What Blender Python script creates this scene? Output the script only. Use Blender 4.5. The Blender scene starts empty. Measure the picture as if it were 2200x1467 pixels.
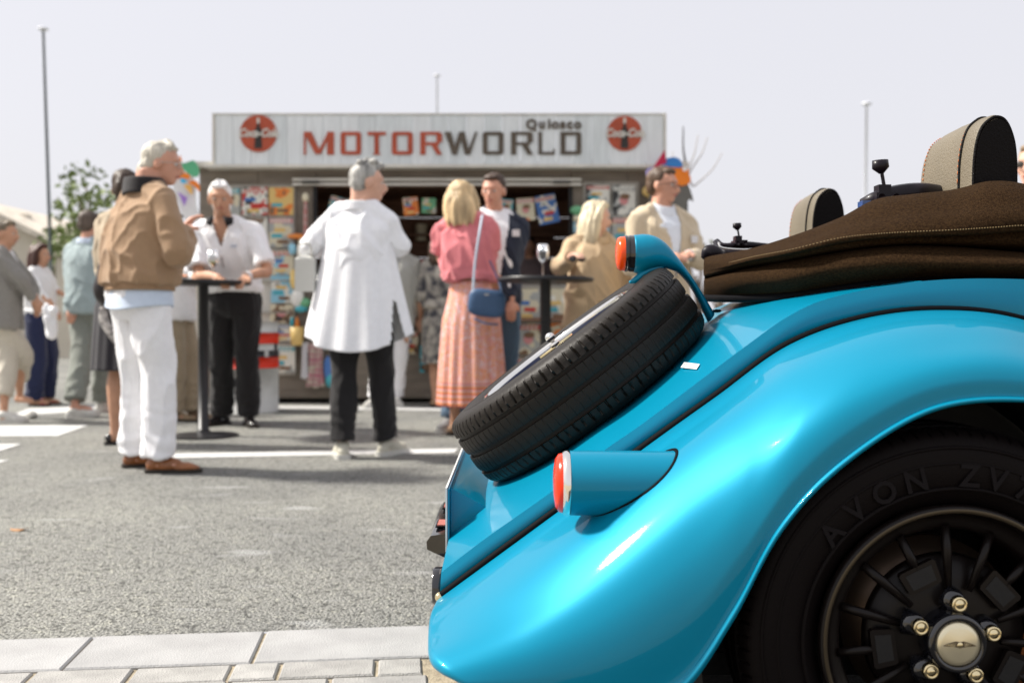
import bpy, math, random
import numpy as np
from mathutils import Vector, Matrix
R = math.radians
random.seed(7)
rng = np.random.RandomState(11)
sc = bpy.context.scene
COL = sc.collection

# ------------------------------------------------------------------ camera
F = 2138.9          # focal length in photo pixels (35 mm lens)
CH = 0.78           # camera height
cam_d = bpy.data.cameras.new('camera')
cam_d.lens = 35; cam_d.sensor_width = 36
cam_d.shift_y = -33.5 / 2200
cam_d.clip_start = 0.05; cam_d.clip_end = 2000
cam_d.dof.use_dof = True
cam_d.dof.focus_distance = 1.85
cam_d.dof.aperture_fstop = 3.6
cam = bpy.data.objects.new('camera', cam_d)
cam.location = (0, 0, CH); cam.rotation_euler = (R(90), 0, 0)
COL.objects.link(cam); sc.camera = cam

# ------------------------------------------------------------------ light
SUN_EL, SUN_AZ = 46, 150          # azimuth measured from +X, counter-clockwise, towards the sun
sd = Vector((math.cos(R(SUN_EL)) * math.cos(R(SUN_AZ + 22)), math.cos(R(SUN_EL)) * math.sin(R(SUN_AZ + 22)), math.sin(R(SUN_EL))))
sun_d = bpy.data.lights.new('sun', 'SUN'); sun_d.energy = 3.9; sun_d.angle = R(6.0); sun_d.color = (1.0, .95, .87)
sun = bpy.data.objects.new('sun', sun_d); COL.objects.link(sun)
sun.rotation_euler = (-sd).to_track_quat('-Z', 'Y').to_euler()
w = bpy.data.worlds.new('World'); sc.world = w; w.use_nodes = True
nt = w.node_tree; nt.nodes.clear()
sky = nt.nodes.new('ShaderNodeTexSky'); sky.sky_type = 'NISHITA'; sky.sun_disc = False
sky.sun_elevation = R(SUN_EL); sky.sun_rotation = math.atan2(sd.x, sd.y)
sky.air_density = 1.0; sky.dust_density = 5.0; sky.ozone_density = 1.0
mixw = nt.nodes.new('ShaderNodeMix'); mixw.data_type = 'RGBA'; mixw.inputs[0].default_value = 0.80
mixw.inputs[7].default_value = (7.75, 7.65, 8.05, 1)      # even pale cloud veil over the whole sky
bg = nt.nodes.new('ShaderNodeBackground'); bg.inputs['Strength'].default_value = 0.064
out = nt.nodes.new('ShaderNodeOutputWorld')
nt.links.new(sky.outputs[0], mixw.inputs[6]); nt.links.new(mixw.outputs[2], bg.inputs[0]); nt.links.new(bg.outputs[0], out.inputs[0])
sc.view_settings.view_transform = 'Standard'; sc.view_settings.look = 'None'
sc.view_settings.exposure = 0.95; sc.view_settings.gamma = 1; sc.view_settings.use_curve_mapping = False
sc.render.engine = 'CYCLES'; sc.cycles.use_denoising = True
sc.cycles.max_bounces = 6; sc.cycles.transparent_max_bounces = 8

# ------------------------------------------------------------------ helpers
def W(px, py, Y):
    return np.array([(px - 1100) / F * Y, Y, CH - (py - 700) / F * Y])

def srgb(r, g, b):
    f = lambda c: (c / 255) / 12.92 if c / 255 <= .04045 else ((c / 255 + .055) / 1.055) ** 2.4
    return (f(r), f(g), f(b))

MATS = {}
def mat(name, col, rough=.6, metal=0, var=.0, scale=8, bump=0, bscale=60, coat=0, spec=.5, sheen=0, trans=0, ior=1.45, stretch=(1, 1, 1), col2=None, alpha=1, emit=None):
    if name in MATS: return MATS[name]
    m = bpy.data.materials.new(name); m.use_nodes = True
    n = m.node_tree; b = n.nodes['Principled BSDF']; L = n.links.new
    b.inputs['Roughness'].default_value = rough; b.inputs['Metallic'].default_value = metal
    b.inputs['Coat Weight'].default_value = coat; b.inputs['Coat Roughness'].default_value = .04
    b.inputs['Specular IOR Level'].default_value = spec; b.inputs['Sheen Weight'].default_value = sheen
    b.inputs['Transmission Weight'].default_value = trans; b.inputs['IOR'].default_value = ior
    b.inputs['Base Color'].default_value = (*col, 1)
    if var or col2 or bump:
        tc = n.nodes.new('ShaderNodeTexCoord'); mp = n.nodes.new('ShaderNodeMapping'); mp.inputs['Scale'].default_value = stretch
        L(tc.outputs['Object'], mp.inputs[0])
    if var or col2:
        nz = n.nodes.new('ShaderNodeTexNoise'); nz.inputs['Scale'].default_value = scale; nz.inputs['Detail'].default_value = 6
        L(mp.outputs[0], nz.inputs['Vector'])
        cr = n.nodes.new('ShaderNodeValToRGB')
        cr.color_ramp.elements[0].position = .35; cr.color_ramp.elements[1].position = .65
        c2 = col2 if col2 else tuple(min(1, c * (1 + var)) for c in col)
        c1 = col if col2 else tuple(c * (1 - var) for c in col)
        cr.color_ramp.elements[0].color = (*c1, 1); cr.color_ramp.elements[1].color = (*c2, 1)
        L(nz.outputs[0], cr.inputs[0]); L(cr.outputs[0], b.inputs['Base Color'])
    if bump:
        nb = n.nodes.new('ShaderNodeTexNoise'); nb.inputs['Scale'].default_value = bscale; nb.inputs['Detail'].default_value = 4
        L(mp.outputs[0], nb.inputs['Vector'])
        bp = n.nodes.new('ShaderNodeBump'); bp.inputs['Strength'].default_value = bump; bp.inputs['Distance'].default_value = .01
        L(nb.outputs[0], bp.inputs['Height']); L(bp.outputs[0], b.inputs['Normal'])
    if emit: b.inputs['Emission Color'].default_value = (*emit, 1)
    MATS[name] = m
    return m

WL = {}
def props(o, label=None, cat=None, group=None, kind=None):
    if label: o['label'] = label
    if cat: o['category'] = cat
    if group: o['group'] = group
    if kind: o['kind'] = kind
    return o

def root(name, loc, label, cat, group=None):
    o = bpy.data.objects.new(name, None); o.location = loc; o.empty_display_size = .1
    COL.objects.link(o); WL[o.name] = np.array(loc, float)
    return props(o, label, cat, group)

def obj(name, VF, m, parent=None, origin=None, smooth=True, auto=None, **pp):
    V, Fc = VF
    V = np.asarray(V, float)
    if origin is None:
        lo, hi = V.min(0), V.max(0); origin = np.array([(lo[0] + hi[0]) / 2, (lo[1] + hi[1]) / 2, lo[2]])
        if parent is not None: origin = WL[parent.name]
    origin = np.array(origin, float)
    me = bpy.data.meshes.new(name)
    me.from_pydata((V - origin).tolist(), [], [list(map(int, f)) for f in Fc]); me.validate(); me.update()
    for mm in (m if isinstance(m, (list, tuple)) else [m]): me.materials.append(mm)
    if smooth: me.shade_smooth()
    o = bpy.data.objects.new(name, me); COL.objects.link(o)
    if smooth and auto:
        me.set_sharp_from_angle(angle=R(auto))
    if parent is not None:
        o.parent = parent; o.location = origin - WL[parent.name]
    else: o.location = origin
    WL[o.name] = origin
    return props(o, **pp)

def dup(o, parent, wloc, rot=None, name=None):
    c = o.copy(); COL.objects.link(c)
    if name: c.name = name
    c.parent = parent
    c.location = np.array(wloc) - (WL[parent.name] if parent is not None else 0)
    if rot is not None: c.rotation_euler = rot
    WL[c.name] = np.array(wloc, float)
    return c

def join(*parts):
    V = []; Fc = []; n = 0
    for v, f in parts:
        v = np.asarray(v); V.append(v); Fc += [[i + n for i in q] for q in f]; n += len(v)
    return np.vstack(V), Fc

def box(c, s, rz=0):
    c = np.array(c, float); s = np.array(s, float) / 2
    v = np.array([[x, y, z] for x in (-1, 1) for y in (-1, 1) for z in (-1, 1)]) * s
    if rz:
        ca, sa = math.cos(rz), math.sin(rz); v = np.c_[v[:, 0] * ca - v[:, 1] * sa, v[:, 0] * sa + v[:, 1] * ca, v[:, 2]]
    return v + c, [[0, 1, 3, 2], [4, 6, 7, 5], [0, 4, 5, 1], [2, 3, 7, 6], [0, 2, 6, 4], [1, 5, 7, 3]]

def bbox2(x0, x1, y0, y1, z0, z1):
    return box(((x0 + x1) / 2, (y0 + y1) / 2, (z0 + z1) / 2), (x1 - x0, y1 - y0, z1 - z0))

def bevel_box(c, s, b):
    """box with chamfered top edges"""
    x, y, z = np.array(s) / 2
    ring = lambda i, zz: [[-x + i, -y + i, zz], [x - i, -y + i, zz], [x - i, y - i, zz], [-x + i, y - i, zz]]
    V = np.array(ring(0, -z) + ring(0, z - b) + ring(b, z)) + np.array(c)
    Fc = [[3, 2, 1, 0], [8, 9, 10, 11]]
    for k in (0, 4):
        for i in range(4): Fc.append([k + i, k + (i + 1) % 4, k + 4 + (i + 1) % 4, k + 4 + i])
    return V, Fc

def prism(pts, axis_vec, thick):
    """pts: list of 3D points of a planar outline, extruded along axis_vec by thick"""
    P = np.array(pts, float); a = np.array(axis_vec, float); a = a / np.linalg.norm(a) * thick
    n = len(P); V = np.vstack([P, P + a])
    Fc = [list(range(n))[::-1], list(range(n, 2 * n))] + [[i, (i + 1) % n, n + (i + 1) % n, n + i] for i in range(n)]
    return V, Fc

def cr(P, n, closed=False):
    """Catmull-Rom resample, P (k,d) -> (n,d), n samples uniform in index"""
    P = np.asarray(P, float); k = len(P)
    if closed:
        t = np.linspace(0, k, n, endpoint=False); i = np.floor(t).astype(int); u = (t - i)[:, None]
        g = lambda j: P[(i + j) % k]
    else:
        t = np.linspace(0, k - 1, n); i = np.minimum(np.floor(t).astype(int), k - 2); u = (t - i)[:, None]
        E = np.vstack([2 * P[0] - P[1], P, 2 * P[-1] - P[-2]])
        g = lambda j: E[i + j + 1]
    p0, p1, p2, p3 = g(-1), g(0), g(1), g(2)
    return .5 * (2 * p1 + (p2 - p0) * u + (2 * p0 - 5 * p1 + 4 * p2 - p3) * u ** 2 + (3 * p1 - p0 - 3 * p2 + p3) * u ** 3)

def loft(G, nu, nv, cu=False, cv=False, cap=False):
    """G[k][j] control points -> smooth surface"""
    G = np.asarray(G, float); k, j, _ = G.shape
    A = np.stack([cr(G[:, q], nu, cu) for q in range(j)], 1)
    B = np.stack([cr(A[q], nv, cv) for q in range(nu)], 0)
    return gridmesh(B, cu, cv, cap)

def gridmesh(B, cu=False, cv=False, cap=False):
    nu, nv, _ = B.shape
    V = B.reshape(-1, 3); Fc = []
    for a in range(nu if cu else nu - 1):
        for b in range(nv if cv else nv - 1):
            a2, b2 = (a + 1) % nu, (b + 1) % nv
            Fc.append([a * nv + b, a * nv + b2, a2 * nv + b2, a2 * nv + b])
    if cap:
        Fc.append(list(range(nv))[::-1]); Fc.append([(nu - 1) * nv + q for q in range(nv)])
    return V, Fc

def tube(P, rad, n=10, sm=0, asp=1.0, ref=(0, 0, 1), closed=False, cap=True):
    P = np.asarray(P, float); rad = np.ones(len(P)) * rad if np.isscalar(rad) else np.asarray(rad, float)
    if sm:
        Q = cr(np.c_[P, rad], sm, closed); P, rad = Q[:, :3], np.maximum(Q[:, 3], .0003)
    k = len(P)
    if closed: T = np.roll(P, -1, 0) - np.roll(P, 1, 0)
    else: T = np.gradient(P, axis=0)
    T /= np.linalg.norm(T, axis=1)[:, None] + 1e-12
    ref = np.array(ref, float)
    a = np.linspace(0, 2 * math.pi, n, endpoint=False); rings = []
    prev = None
    for i in range(k):
        r = ref if prev is None else prev
        u = r - T[i] * (r @ T[i])
        if np.linalg.norm(u) < 1e-3: r = np.array([1., .1, 0]); u = r - T[i] * (r @ T[i])
        u /= np.linalg.norm(u); prev = u; v = np.cross(T[i], u)
        rings.append(P[i] + rad[i] * (np.cos(a)[:, None] * u * asp + np.sin(a)[:, None] * v))
    return gridmesh(np.array(rings), closed, True, cap and not closed)

def ell(c, r, n=16, m=10, rot=None):
    """ellipsoid"""
    th = np.linspace(0.0, math.pi, m + 1)[1:-1]; ph = np.linspace(0, 2 * math.pi, n, endpoint=False)
    V = [[0, 0, 1]] + [[math.sin(t) * math.cos(p), math.sin(t) * math.sin(p), math.cos(t)] for t in th for p in ph] + [[0, 0, -1]]
    V = np.array(V) * np.array(r)
    if rot is not None: V = V @ np.array(rot).T
    V = V + np.array(c); Fc = []
    for p in range(n): Fc.append([0, 1 + p, 1 + (p + 1) % n])
    for t in range(len(th) - 1):
        for p in range(n):
            Fc.append([1 + t * n + p, 1 + (t + 1) * n + p, 1 + (t + 1) * n + (p + 1) % n, 1 + t * n + (p + 1) % n])
    e = 1 + len(th) * n; b = 1 + (len(th) - 1) * n
    for p in range(n): Fc.append([b + p, e, b + (p + 1) % n])
    return V, Fc

def revolve(prof, center, axis, n=48, ref=None, a0=0):
    """prof: list of (r, h) along axis; closed surface strips"""
    axis = np.array(axis, float); axis /= np.linalg.norm(axis)
    ref = np.array([0, 0, 1.]) if ref is None else np.array(ref, float)
    u = ref - axis * (ref @ axis)
    if np.linalg.norm(u) < 1e-6: u = np.array([1., 0, 0]); u -= axis * (u @ axis)
    u /= np.linalg.norm(u); v = np.cross(axis, u)
    a = np.linspace(0, 2 * math.pi, n, endpoint=False) + a0
    B = np.array([[center + h * axis + r * (math.cos(t) * u + math.sin(t) * v) for (r, h) in prof] for t in a])
    return gridmesh(B, True, False)

def cyl(p0, p1, r0, r1=None, n=20):
    p0 = np.array(p0, float); p1 = np.array(p1, float); r1 = r0 if r1 is None else r1
    h = np.linalg.norm(p1 - p0)
    ax = (p1 - p0) / h
    V, Fc = revolve([(r0, 0), (r1, h)], p0, ax, n)
    Fc.append([2 * i for i in range(n)][::-1]); Fc.append([2 * i + 1 for i in range(n)])
    return V, Fc

def solid_mod(o, t, off=-1):
    m = o.modifiers.new('thickness', 'SOLIDIFY'); m.thickness = t; m.offset = off; m.use_even_offset = False

def text_mesh(s, size, m, parent, loc, rot=(R(90), 0, 0), name='letter', depth=.002, shear=0, bold=0, xs=1, align='CENTER'):
    c = bpy.data.curves.new(name, 'FONT'); c.body = s; c.size = size; c.extrude = depth; c.shear = shear; c.offset = bold
    c.align_x = align; c.align_y = 'CENTER'; c.resolution_u = 3
    t = bpy.data.objects.new('tmp', c); COL.objects.link(t)
    dg = bpy.context.evaluated_depsgraph_get(); me = bpy.data.meshes.new_from_object(t.evaluated_get(dg))
    bpy.data.objects.remove(t); me.materials.clear(); me.materials.append(m); me.name = name
    o = bpy.data.objects.new(name, me); COL.objects.link(o)
    if parent is not None: o.parent = parent; o.location = np.array(loc) - WL[parent.name]
    else: o.location = loc
    o.rotation_euler = rot; o.scale = (xs, 1, 1); WL[o.name] = np.array(loc, float)
    return o

def remesh(VF, voxel, smooth=3):
    V, Fc = VF
    me = bpy.data.meshes.new('tmp'); me.from_pydata(np.asarray(V).tolist(), [], [list(map(int, f)) for f in Fc]); me.validate(); me.update()
    o = bpy.data.objects.new('tmp', me); COL.objects.link(o)
    r = o.modifiers.new('r', 'REMESH'); r.mode = 'VOXEL'; r.voxel_size = voxel
    if smooth:
        s = o.modifiers.new('s', 'SMOOTH'); s.iterations = smooth; s.factor = .5
    dg = bpy.context.evaluated_depsgraph_get(); e = bpy.data.meshes.new_from_object(o.evaluated_get(dg))
    n = len(e.vertices); A = np.empty(n * 3); e.vertices.foreach_get('co', A); A = A.reshape(-1, 3)
    Nn = np.empty(n * 3); e.vertex_normals.foreach_get('vector', Nn); Nn = Nn.reshape(-1, 3)
    Q = [tuple(p.vertices) for p in e.polygons]
    bpy.data.objects.remove(o); bpy.data.meshes.remove(me); bpy.data.meshes.remove(e)
    return A, Q, Nn

def fnoise(P, seed, fr, oct=3):
    """cheap sum-of-sines noise"""
    r = np.random.RandomState(seed); o = np.zeros(len(P)); amp = 1
    P = P * np.array(fr)
    for k in range(oct):
        for j in range(3):
            d = r.randn(3); d /= np.linalg.norm(d)
            o += amp * np.sin(P @ d * (1.7 ** k) * 6.28 + r.rand() * 6.28 + 1.3 * np.sin(P @ r.randn(3) * 2.1 * (1.5 ** k)))
        amp *= .55
    return o / 3.5
# ------------------------------------------------------------------ ground
def asphalt():
    m = bpy.data.materials.new('asphalt'); m.use_nodes = True; n = m.node_tree; b = n.nodes['Principled BSDF']; L = n.links.new
    tc = n.nodes.new('ShaderNodeTexCoord')
    v = n.nodes.new('ShaderNodeTexVoronoi'); v.inputs['Scale'].default_value = 120; L(tc.outputs['Object'], v.inputs['Vector'])
    big = n.nodes.new('ShaderNodeTexNoise'); big.inputs['Scale'].default_value = .9; big.inputs['Detail'].default_value = 5; L(tc.outputs['Object'], big.inputs['Vector'])
    fine = n.nodes.new('ShaderNodeTexNoise'); fine.inputs['Scale'].default_value = 105; fine.inputs['Detail'].default_value = 6; fine.inputs['Roughness'].default_value = .7; L(tc.outputs['Object'], fine.inputs['Vector'])
    c1 = n.nodes.new('ShaderNodeValToRGB'); c1.color_ramp.elements[0].color = (.07, .072, .066, 1); c1.color_ramp.elements[1].color = (.345, .345, .32, 1)
    c1.color_ramp.elements[0].position = .36; c1.color_ramp.elements[1].position = .55
    L(fine.outputs[0], c1.inputs[0])
    mx = n.nodes.new('ShaderNodeMix'); mx.data_type = 'RGBA'; mx.blend_type = 'MULTIPLY'; mx.inputs[0].default_value = 1
    c2 = n.nodes.new('ShaderNodeValToRGB'); c2.color_ramp.elements[0].color = (.78, .78, .79, 1); c2.color_ramp.elements[1].color = (1.12, 1.11, 1.08, 1)
    c2.color_ramp.elements[0].position = .35; c2.color_ramp.elements[1].position = .65; L(big.outputs[0], c2.inputs[0])
    L(c1.outputs[0], mx.inputs[6]); L(c2.outputs[0], mx.inputs[7])
    # pale scuffs and chalk smears
    mp = n.nodes.new('ShaderNodeMapping'); mp.inputs['Scale'].default_value = (1.2, 3.4, 1); L(tc.outputs['Object'], mp.inputs[0])
    sp = n.nodes.new('ShaderNodeTexNoise'); sp.inputs['Scale'].default_value = 2.1; sp.inputs['Detail'].default_value = 3; L(mp.outputs[0], sp.inputs['Vector'])
    c3 = n.nodes.new('ShaderNodeValToRGB'); c3.color_ramp.elements[0].position = .63; c3.color_ramp.elements[1].position = .73; L(sp.outputs[0], c3.inputs[0])
    m2 = n.nodes.new('ShaderNodeMix'); m2.data_type = 'RGBA'; m2.inputs[7].default_value = (.42, .42, .41, 1)
    ml = n.nodes.new('ShaderNodeMath'); ml.operation = 'MULTIPLY'; ml.inputs[1].default_value = .8; L(c3.outputs[0], ml.inputs[0])
    vs = n.nodes.new('ShaderNodeTexVoronoi'); vs.inputs['Scale'].default_value = 75; L(tc.outputs['Object'], vs.inputs['Vector'])
    cs_ = n.nodes.new('ShaderNodeSeparateColor'); L(vs.outputs['Color'], cs_.inputs[0])
    c4 = n.nodes.new('ShaderNodeValToRGB'); c4.color_ramp.interpolation = 'CONSTANT'; c4.color_ramp.elements[0].color = (.38, .38, .37, 1); c4.color_ramp.elements[1].color = (1, 1, 1, 1); c4.color_ramp.elements[1].position = .14
    q_ = c4.color_ramp.elements.new(.90); q_.color = (1.32, 1.31, 1.25, 1); L(cs_.outputs[0], c4.inputs[0])
    m4 = n.nodes.new('ShaderNodeMix'); m4.data_type = 'RGBA'; m4.blend_type = 'MULTIPLY'; m4.inputs[0].default_value = .85
    L(mx.outputs[2], m4.inputs[6]); L(c4.outputs[0], m4.inputs[7])
    L(ml.outputs[0], m2.inputs[0]); L(m4.outputs[2], m2.inputs[6]); L(m2.outputs[2], b.inputs['Base Color'])
    b.inputs['Roughness'].default_value = .85
    bp = n.nodes.new('ShaderNodeBump'); bp.inputs['Strength'].default_value = .9; bp.inputs['Distance'].default_value = .012
    ad = n.nodes.new('ShaderNodeMath'); ad.operation = 'SUBTRACT'; L(fine.outputs[0], ad.inputs[0]); L(v.outputs['Distance'], ad.inputs[1])
    L(ad.outputs[0], bp.inputs['Height']); L(bp.outputs[0], b.inputs['Normal'])
    return m
M_asph = asphalt()
ga = R(6.3); gu = np.array([math.cos(ga), math.sin(ga), 0]); gv = np.array([-math.sin(ga), math.cos(ga), 0])
ge = np.array([-.2117, 2.587, 0.])      # point on the far edge of the kerb slabs
G = lambda a, b, z=0: ge + gu * a + gv * b + np.array([0, 0, z])
obj('asphalt_ground', ([G(-400, 0), G(400, 0), G(400, 700), G(-400, 700)], [[0, 1, 2, 3]]), M_asph, origin=(0, 0, 0), kind='structure', smooth=False)
M_sand = mat('joint_sand', (.33, .28, .20), .9, var=.25, scale=40, bump=.5, bscale=200)
pv = obj('pavement', ([G(-30, -30, -.004), G(30, -30, -.004), G(30, 0.0, -.004), G(-30, 0.0, -.004)], [[0, 1, 2, 3]]), M_sand, origin=(0, 0, 0), kind='structure', smooth=False)
M_slab = [mat('kerb_stone_%s' % 'abc'[i], c, .8, var=.10, scale=7, bump=.35, bscale=220) for i, c in enumerate([(.33, .328, .325), (.35, .348, .345), (.315, .313, .31)])]
M_pav = [mat('paver_stone_%s' % 'abc'[i], c, .85, var=.14, scale=14, bump=.5, bscale=240) for i, c in enumerate([(.33, .322, .305), (.36, .352, .335), (.31, .302, .288)])]
# kerb slabs 0.42 x 0.245 (joints measured) ; the gap right of the last one shows a yellowish one
proto = {}
def piece(kind, sx, sy, h, i, mats, a, b, z, rz=0):
    key = (kind, round(sx, 3), i)
    if key not in proto:
        o = obj(kind, bevel_box((0, 0, -h / 2), (sx, sy, h), .004), mats[i], pv, origin=(0, 0, 0), smooth=False)
        proto[key] = o
        o.location = G(a, b, z) - WL['pavement']; o.rotation_euler = (0, 0, ga + rz)
        return o
    p = proto[key]; c = p.copy(); COL.objects.link(c); c.location = G(a, b, z) - WL['pavement']; c.rotation_euler = (R(random.uniform(-.2, .2)), R(random.uniform(-.2, .2)), ga + rz)
    return c
for k in range(-9, 12):
    piece('kerb_slab', .414, .240, .06, random.randrange(3), M_slab, .002 - .21 - .42 * k if k <= 0 else -.21 - .42 * k, -.122, .004)
joints = []
npv = 0
for row in range(0, 14):
    a = -3.0 + random.uniform(0, .2)
    while a < -.05:
        wdt = random.choice([.108, .108, .218, .218])
        if wdt + a < .07:
            piece('paver', wdt - .009, .103, .05, random.randrange(3), M_pav, a + wdt / 2, -.245 - .056 - row * .112, .003 + random.uniform(-.0012, .0012)); npv += 1
            if npv > 285: break
        a += wdt
# added dark sheet, paints car's ground shade and cuts bounce (edge shows below wing)
M_car_shade = mat('painted_car_shade', (.030, .029, .027), .9, var=.35, scale=30, bump=.9, bscale=90)
obj('car_shade_sheet', ([G(.075, -2.6, .0062), G(4.5, -2.6, .0062), G(4.5, -.262, .0062), G(.075, -.262, .0062)], [[0, 1, 2, 3]]), M_car_shade, origin=(0, 0, 0), kind='structure', smooth=False)
# painted lines
M_line = mat('road_paint', (.56, .56, .55), .7, var=.12, scale=20, bump=.3, bscale=150)
def gpt(px, py, z=.004): 
    d = F * (CH - z) / (py - 700); return np.array([(px - 1100) / F * d, d, z])
def paint(name, pts): 
    obj(name, ([gpt(*p) for p in pts], [list(range(len(pts)))]), M_line, kind='structure', smooth=False)
paint('painted_line', [(300, 985), (975, 972), (985, 963), (300, 975)])
paint('painted_line', [(400, 876), (1000, 882), (1000, 875), (400, 870)])
paint('painted_marking', [(-260, 938), (125, 936), (190, 913), (-260, 916)])
paint('painted_marking', [(-260, 980), (0, 968), (47, 953), (-260, 955)])
paint('painted_marking', [(-100, 994), (0, 993), (22, 988), (-100, 988)])
paint('painted_marking', [(20, 893), (240, 880), (250, 868), (60, 878)])
M_leaf = mat('dry_leaf', (.30, .16, .07), .7, var=.2)
lf = gpt(40, 1140, 0)
pts = [lf + np.array([.035 * math.cos(t) * (1 + .2 * math.sin(5 * t)), .016 * math.sin(t), .006 + .006 * math.cos(2 * t)]) for t in np.linspace(0, 6.28, 14, endpoint=False)]
obj('dry_leaf', prism(pts, (0, 0, 1), .001), M_leaf, label='small dry brown leaf lying on the asphalt at left', cat='leaf')

# ------------------------------------------------------------------ far setting: house, wall, trees, lamp posts
M_plast = mat('pale_plaster', (.60, .55, .46), .9, var=.08, scale=1.2, bump=.2, bscale=10)
M_rooft = mat('pale_roof_tile', (.62, .56, .47), .85, var=.18, scale=3)
M_dark = mat('dark_rubber', (.006, .006, .0065), .6, bump=.1)
M_win = mat('window_glass', (.05, .06, .07), .1, spec=.8)
def house(Y, x0, x1, py_eave, apex_px, py_apex, label):
    z1 = W(0, py_eave, Y)[2]; a = W(apex_px, py_apex, Y)
    X0, X1 = W(x0, 0, Y)[0], W(x1, 0, Y)[0]
    r = root('pale_house', ((X0 + X1) / 2, Y, 0), label, 'house')
    obj('wall', bbox2(X0, X1, Y, Y + 8, 0, z1), M_plast, r, smooth=False)
    for (q0, q1) in (((X0 - .5, z1 - .1), (a[0], a[2])), ((a[0], a[2]), (X1 + .5, z1 - .1))):
        P = [(q0[0], Y - .5, q0[1]), (q1[0], Y - .5, q1[1]), (q1[0], Y - .5, q1[1] + .18), (q0[0], Y - .5, q0[1] + .18)]
        obj('roof', prism(P, (0, 1, 0), 9), M_rooft, r, smooth=False)
    obj('gable', prism([(X0, Y, z1), (X1, Y, z1), (a[0], Y, a[2])], (0, 1, 0), .3), M_plast, r, smooth=False)
    ch = W(44, 470, Y + 1.5)
    obj('chimney', bbox2(ch[0] - .17, ch[0] + .17, Y + 1.5, Y + 1.9, z1, ch[2] + .15), M_plast, r, smooth=False)
    for i in range(3):
        cx = X0 + (X1 - X0) * (.2 + .3 * i)
        f = obj('window', bbox2(cx - .55, cx + .55, Y - .05, Y + .02, .95, 2.1), M_plast, r, smooth=False)
        obj('pane', bbox2(cx - .45, cx + .45, Y - .07, Y - .03, 1.05, 2.0), M_win, f, smooth=False)
    return r
house(30, -420, 140, 545, -60, 438, 'pale house with a low gabled roof and a chimney at the far left')
r = root('garden_wall', (W(190, 0, 24)[0], 24, 0), 'low beige rendered wall in the distance behind the walking man', 'wall')
xx = W(120, 0, 24)[0]
for i, (a, b, h) in enumerate([(0, 1.35, 2.45), (1.35, 9.4, 2.35)]):
    obj('wall_panel', bbox2(xx + a, xx + b, 24, 24.2, 0, h), M_plast, r, smooth=False)
obj('coping', bbox2(xx - .1, xx + 9.5, 23.9, 24.3, 2.452, 2.56), M_rooft, r, smooth=False)
M_leaves = [mat('foliage_%s' % s, c, .6, var=.35, scale=3) for s, c in (('green', (.10, .14, .035)), ('light', (.15, .20, .055)), ('grey', (.16, .17, .11)))]
M_bark = mat('bark', (.12, .09, .065), .9, var=.3, scale=20)
def leafcards(centers, n, size, seed):
    r = np.random.RandomState(seed); V = []; Fc = []
    for (c, rad) in centers:
        k = int(n * (rad ** 2))
        d = r.randn(k, 3); d /= np.linalg.norm(d, axis=1)[:, None]
        P = np.array(c) + d * (rad * (.35 + .65 * r.rand(k, 1) ** .5)) * np.array([1, 1, .8])
        for p in P:
            u = r.randn(3); u /= np.linalg.norm(u); v = np.cross(u, r.randn(3)); v /= np.linalg.norm(v); s = size * (.6 + .8 * r.rand())
            b = len(V); V += [p - u * s, p + v * s * .5, p + u * s, p - v * s * .5]; Fc.append([b, b + 1, b + 2, b + 3])
    return np.array(V), Fc
def tree(base, h, rad, lobes, n, size, seed, mi, label, group=None, name='leafy_tree'):
    r = root(name, base, label, 'tree', group); rr = np.random.RandomState(seed)
    base = np.array(base, float); parts = [tube([base, base + [.05, 0, h * .35], base + [-.05, .1, h * .6]], [h * .03, h * .02, h * .012], 8, 8)]
    cs = []
    for i in range(lobes):
        a = rr.rand() * 6.28; q = rr.rand() ** .6
        c = base + [math.cos(a) * rad * .75 * q, math.sin(a) * rad * .75 * q, h * (.45 + .48 * rr.rand())]
        cs.append((c, rad * (.3 + .2 * rr.rand())))
        parts.append(tube([base + [0, 0, h * .3], (base + [0, 0, h * .42] + c) / 2, c], [h * .012, h * .008, h * .003], 5, 6))
    obj('trunk', join(*parts), M_bark, r); obj('crown', leafcards(cs, n, size, seed), M_leaves[mi], r, smooth=False)
tree((W(225, 0, 22)[0], 22, 0), 4.4, 1.3, 18, 270, .09, 3, 1, 'loose green tree behind the man in the tan jacket')
tree((W(175, 0, 27)[0], 27, 0), 3.6, 1.3, 11, 220, .09, 4, 1, 'pale thin tree left of the green tree, behind the walking man')
tree((W(115, 0, 26)[0], 26, 0), 3.1, .6, 7, 200, .08, 9, 1, 'small bush by the foot of the left lamp post')
for i, (px, Y, h, rd, lab) in enumerate([(1500, 26, 3.5, .7, 'faint thin tree right of the man in the tan suit'), (1545, 30, 3.2, .7, 'pale low tree above the folded hood latch'), (1672, 34, 4.1, .7, 'distant pale tree left of the far headrest'), (1790, 40, 3.3, 1.2, 'distant pale tree between the two headrests'), (2300, 30, 4, 2, 'distant tree beyond the near headrest')]):
    tree((W(px, 0, Y)[0], Y, 0), h, rd, 8, 60, .08, 20 + i, 2, lab)
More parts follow.
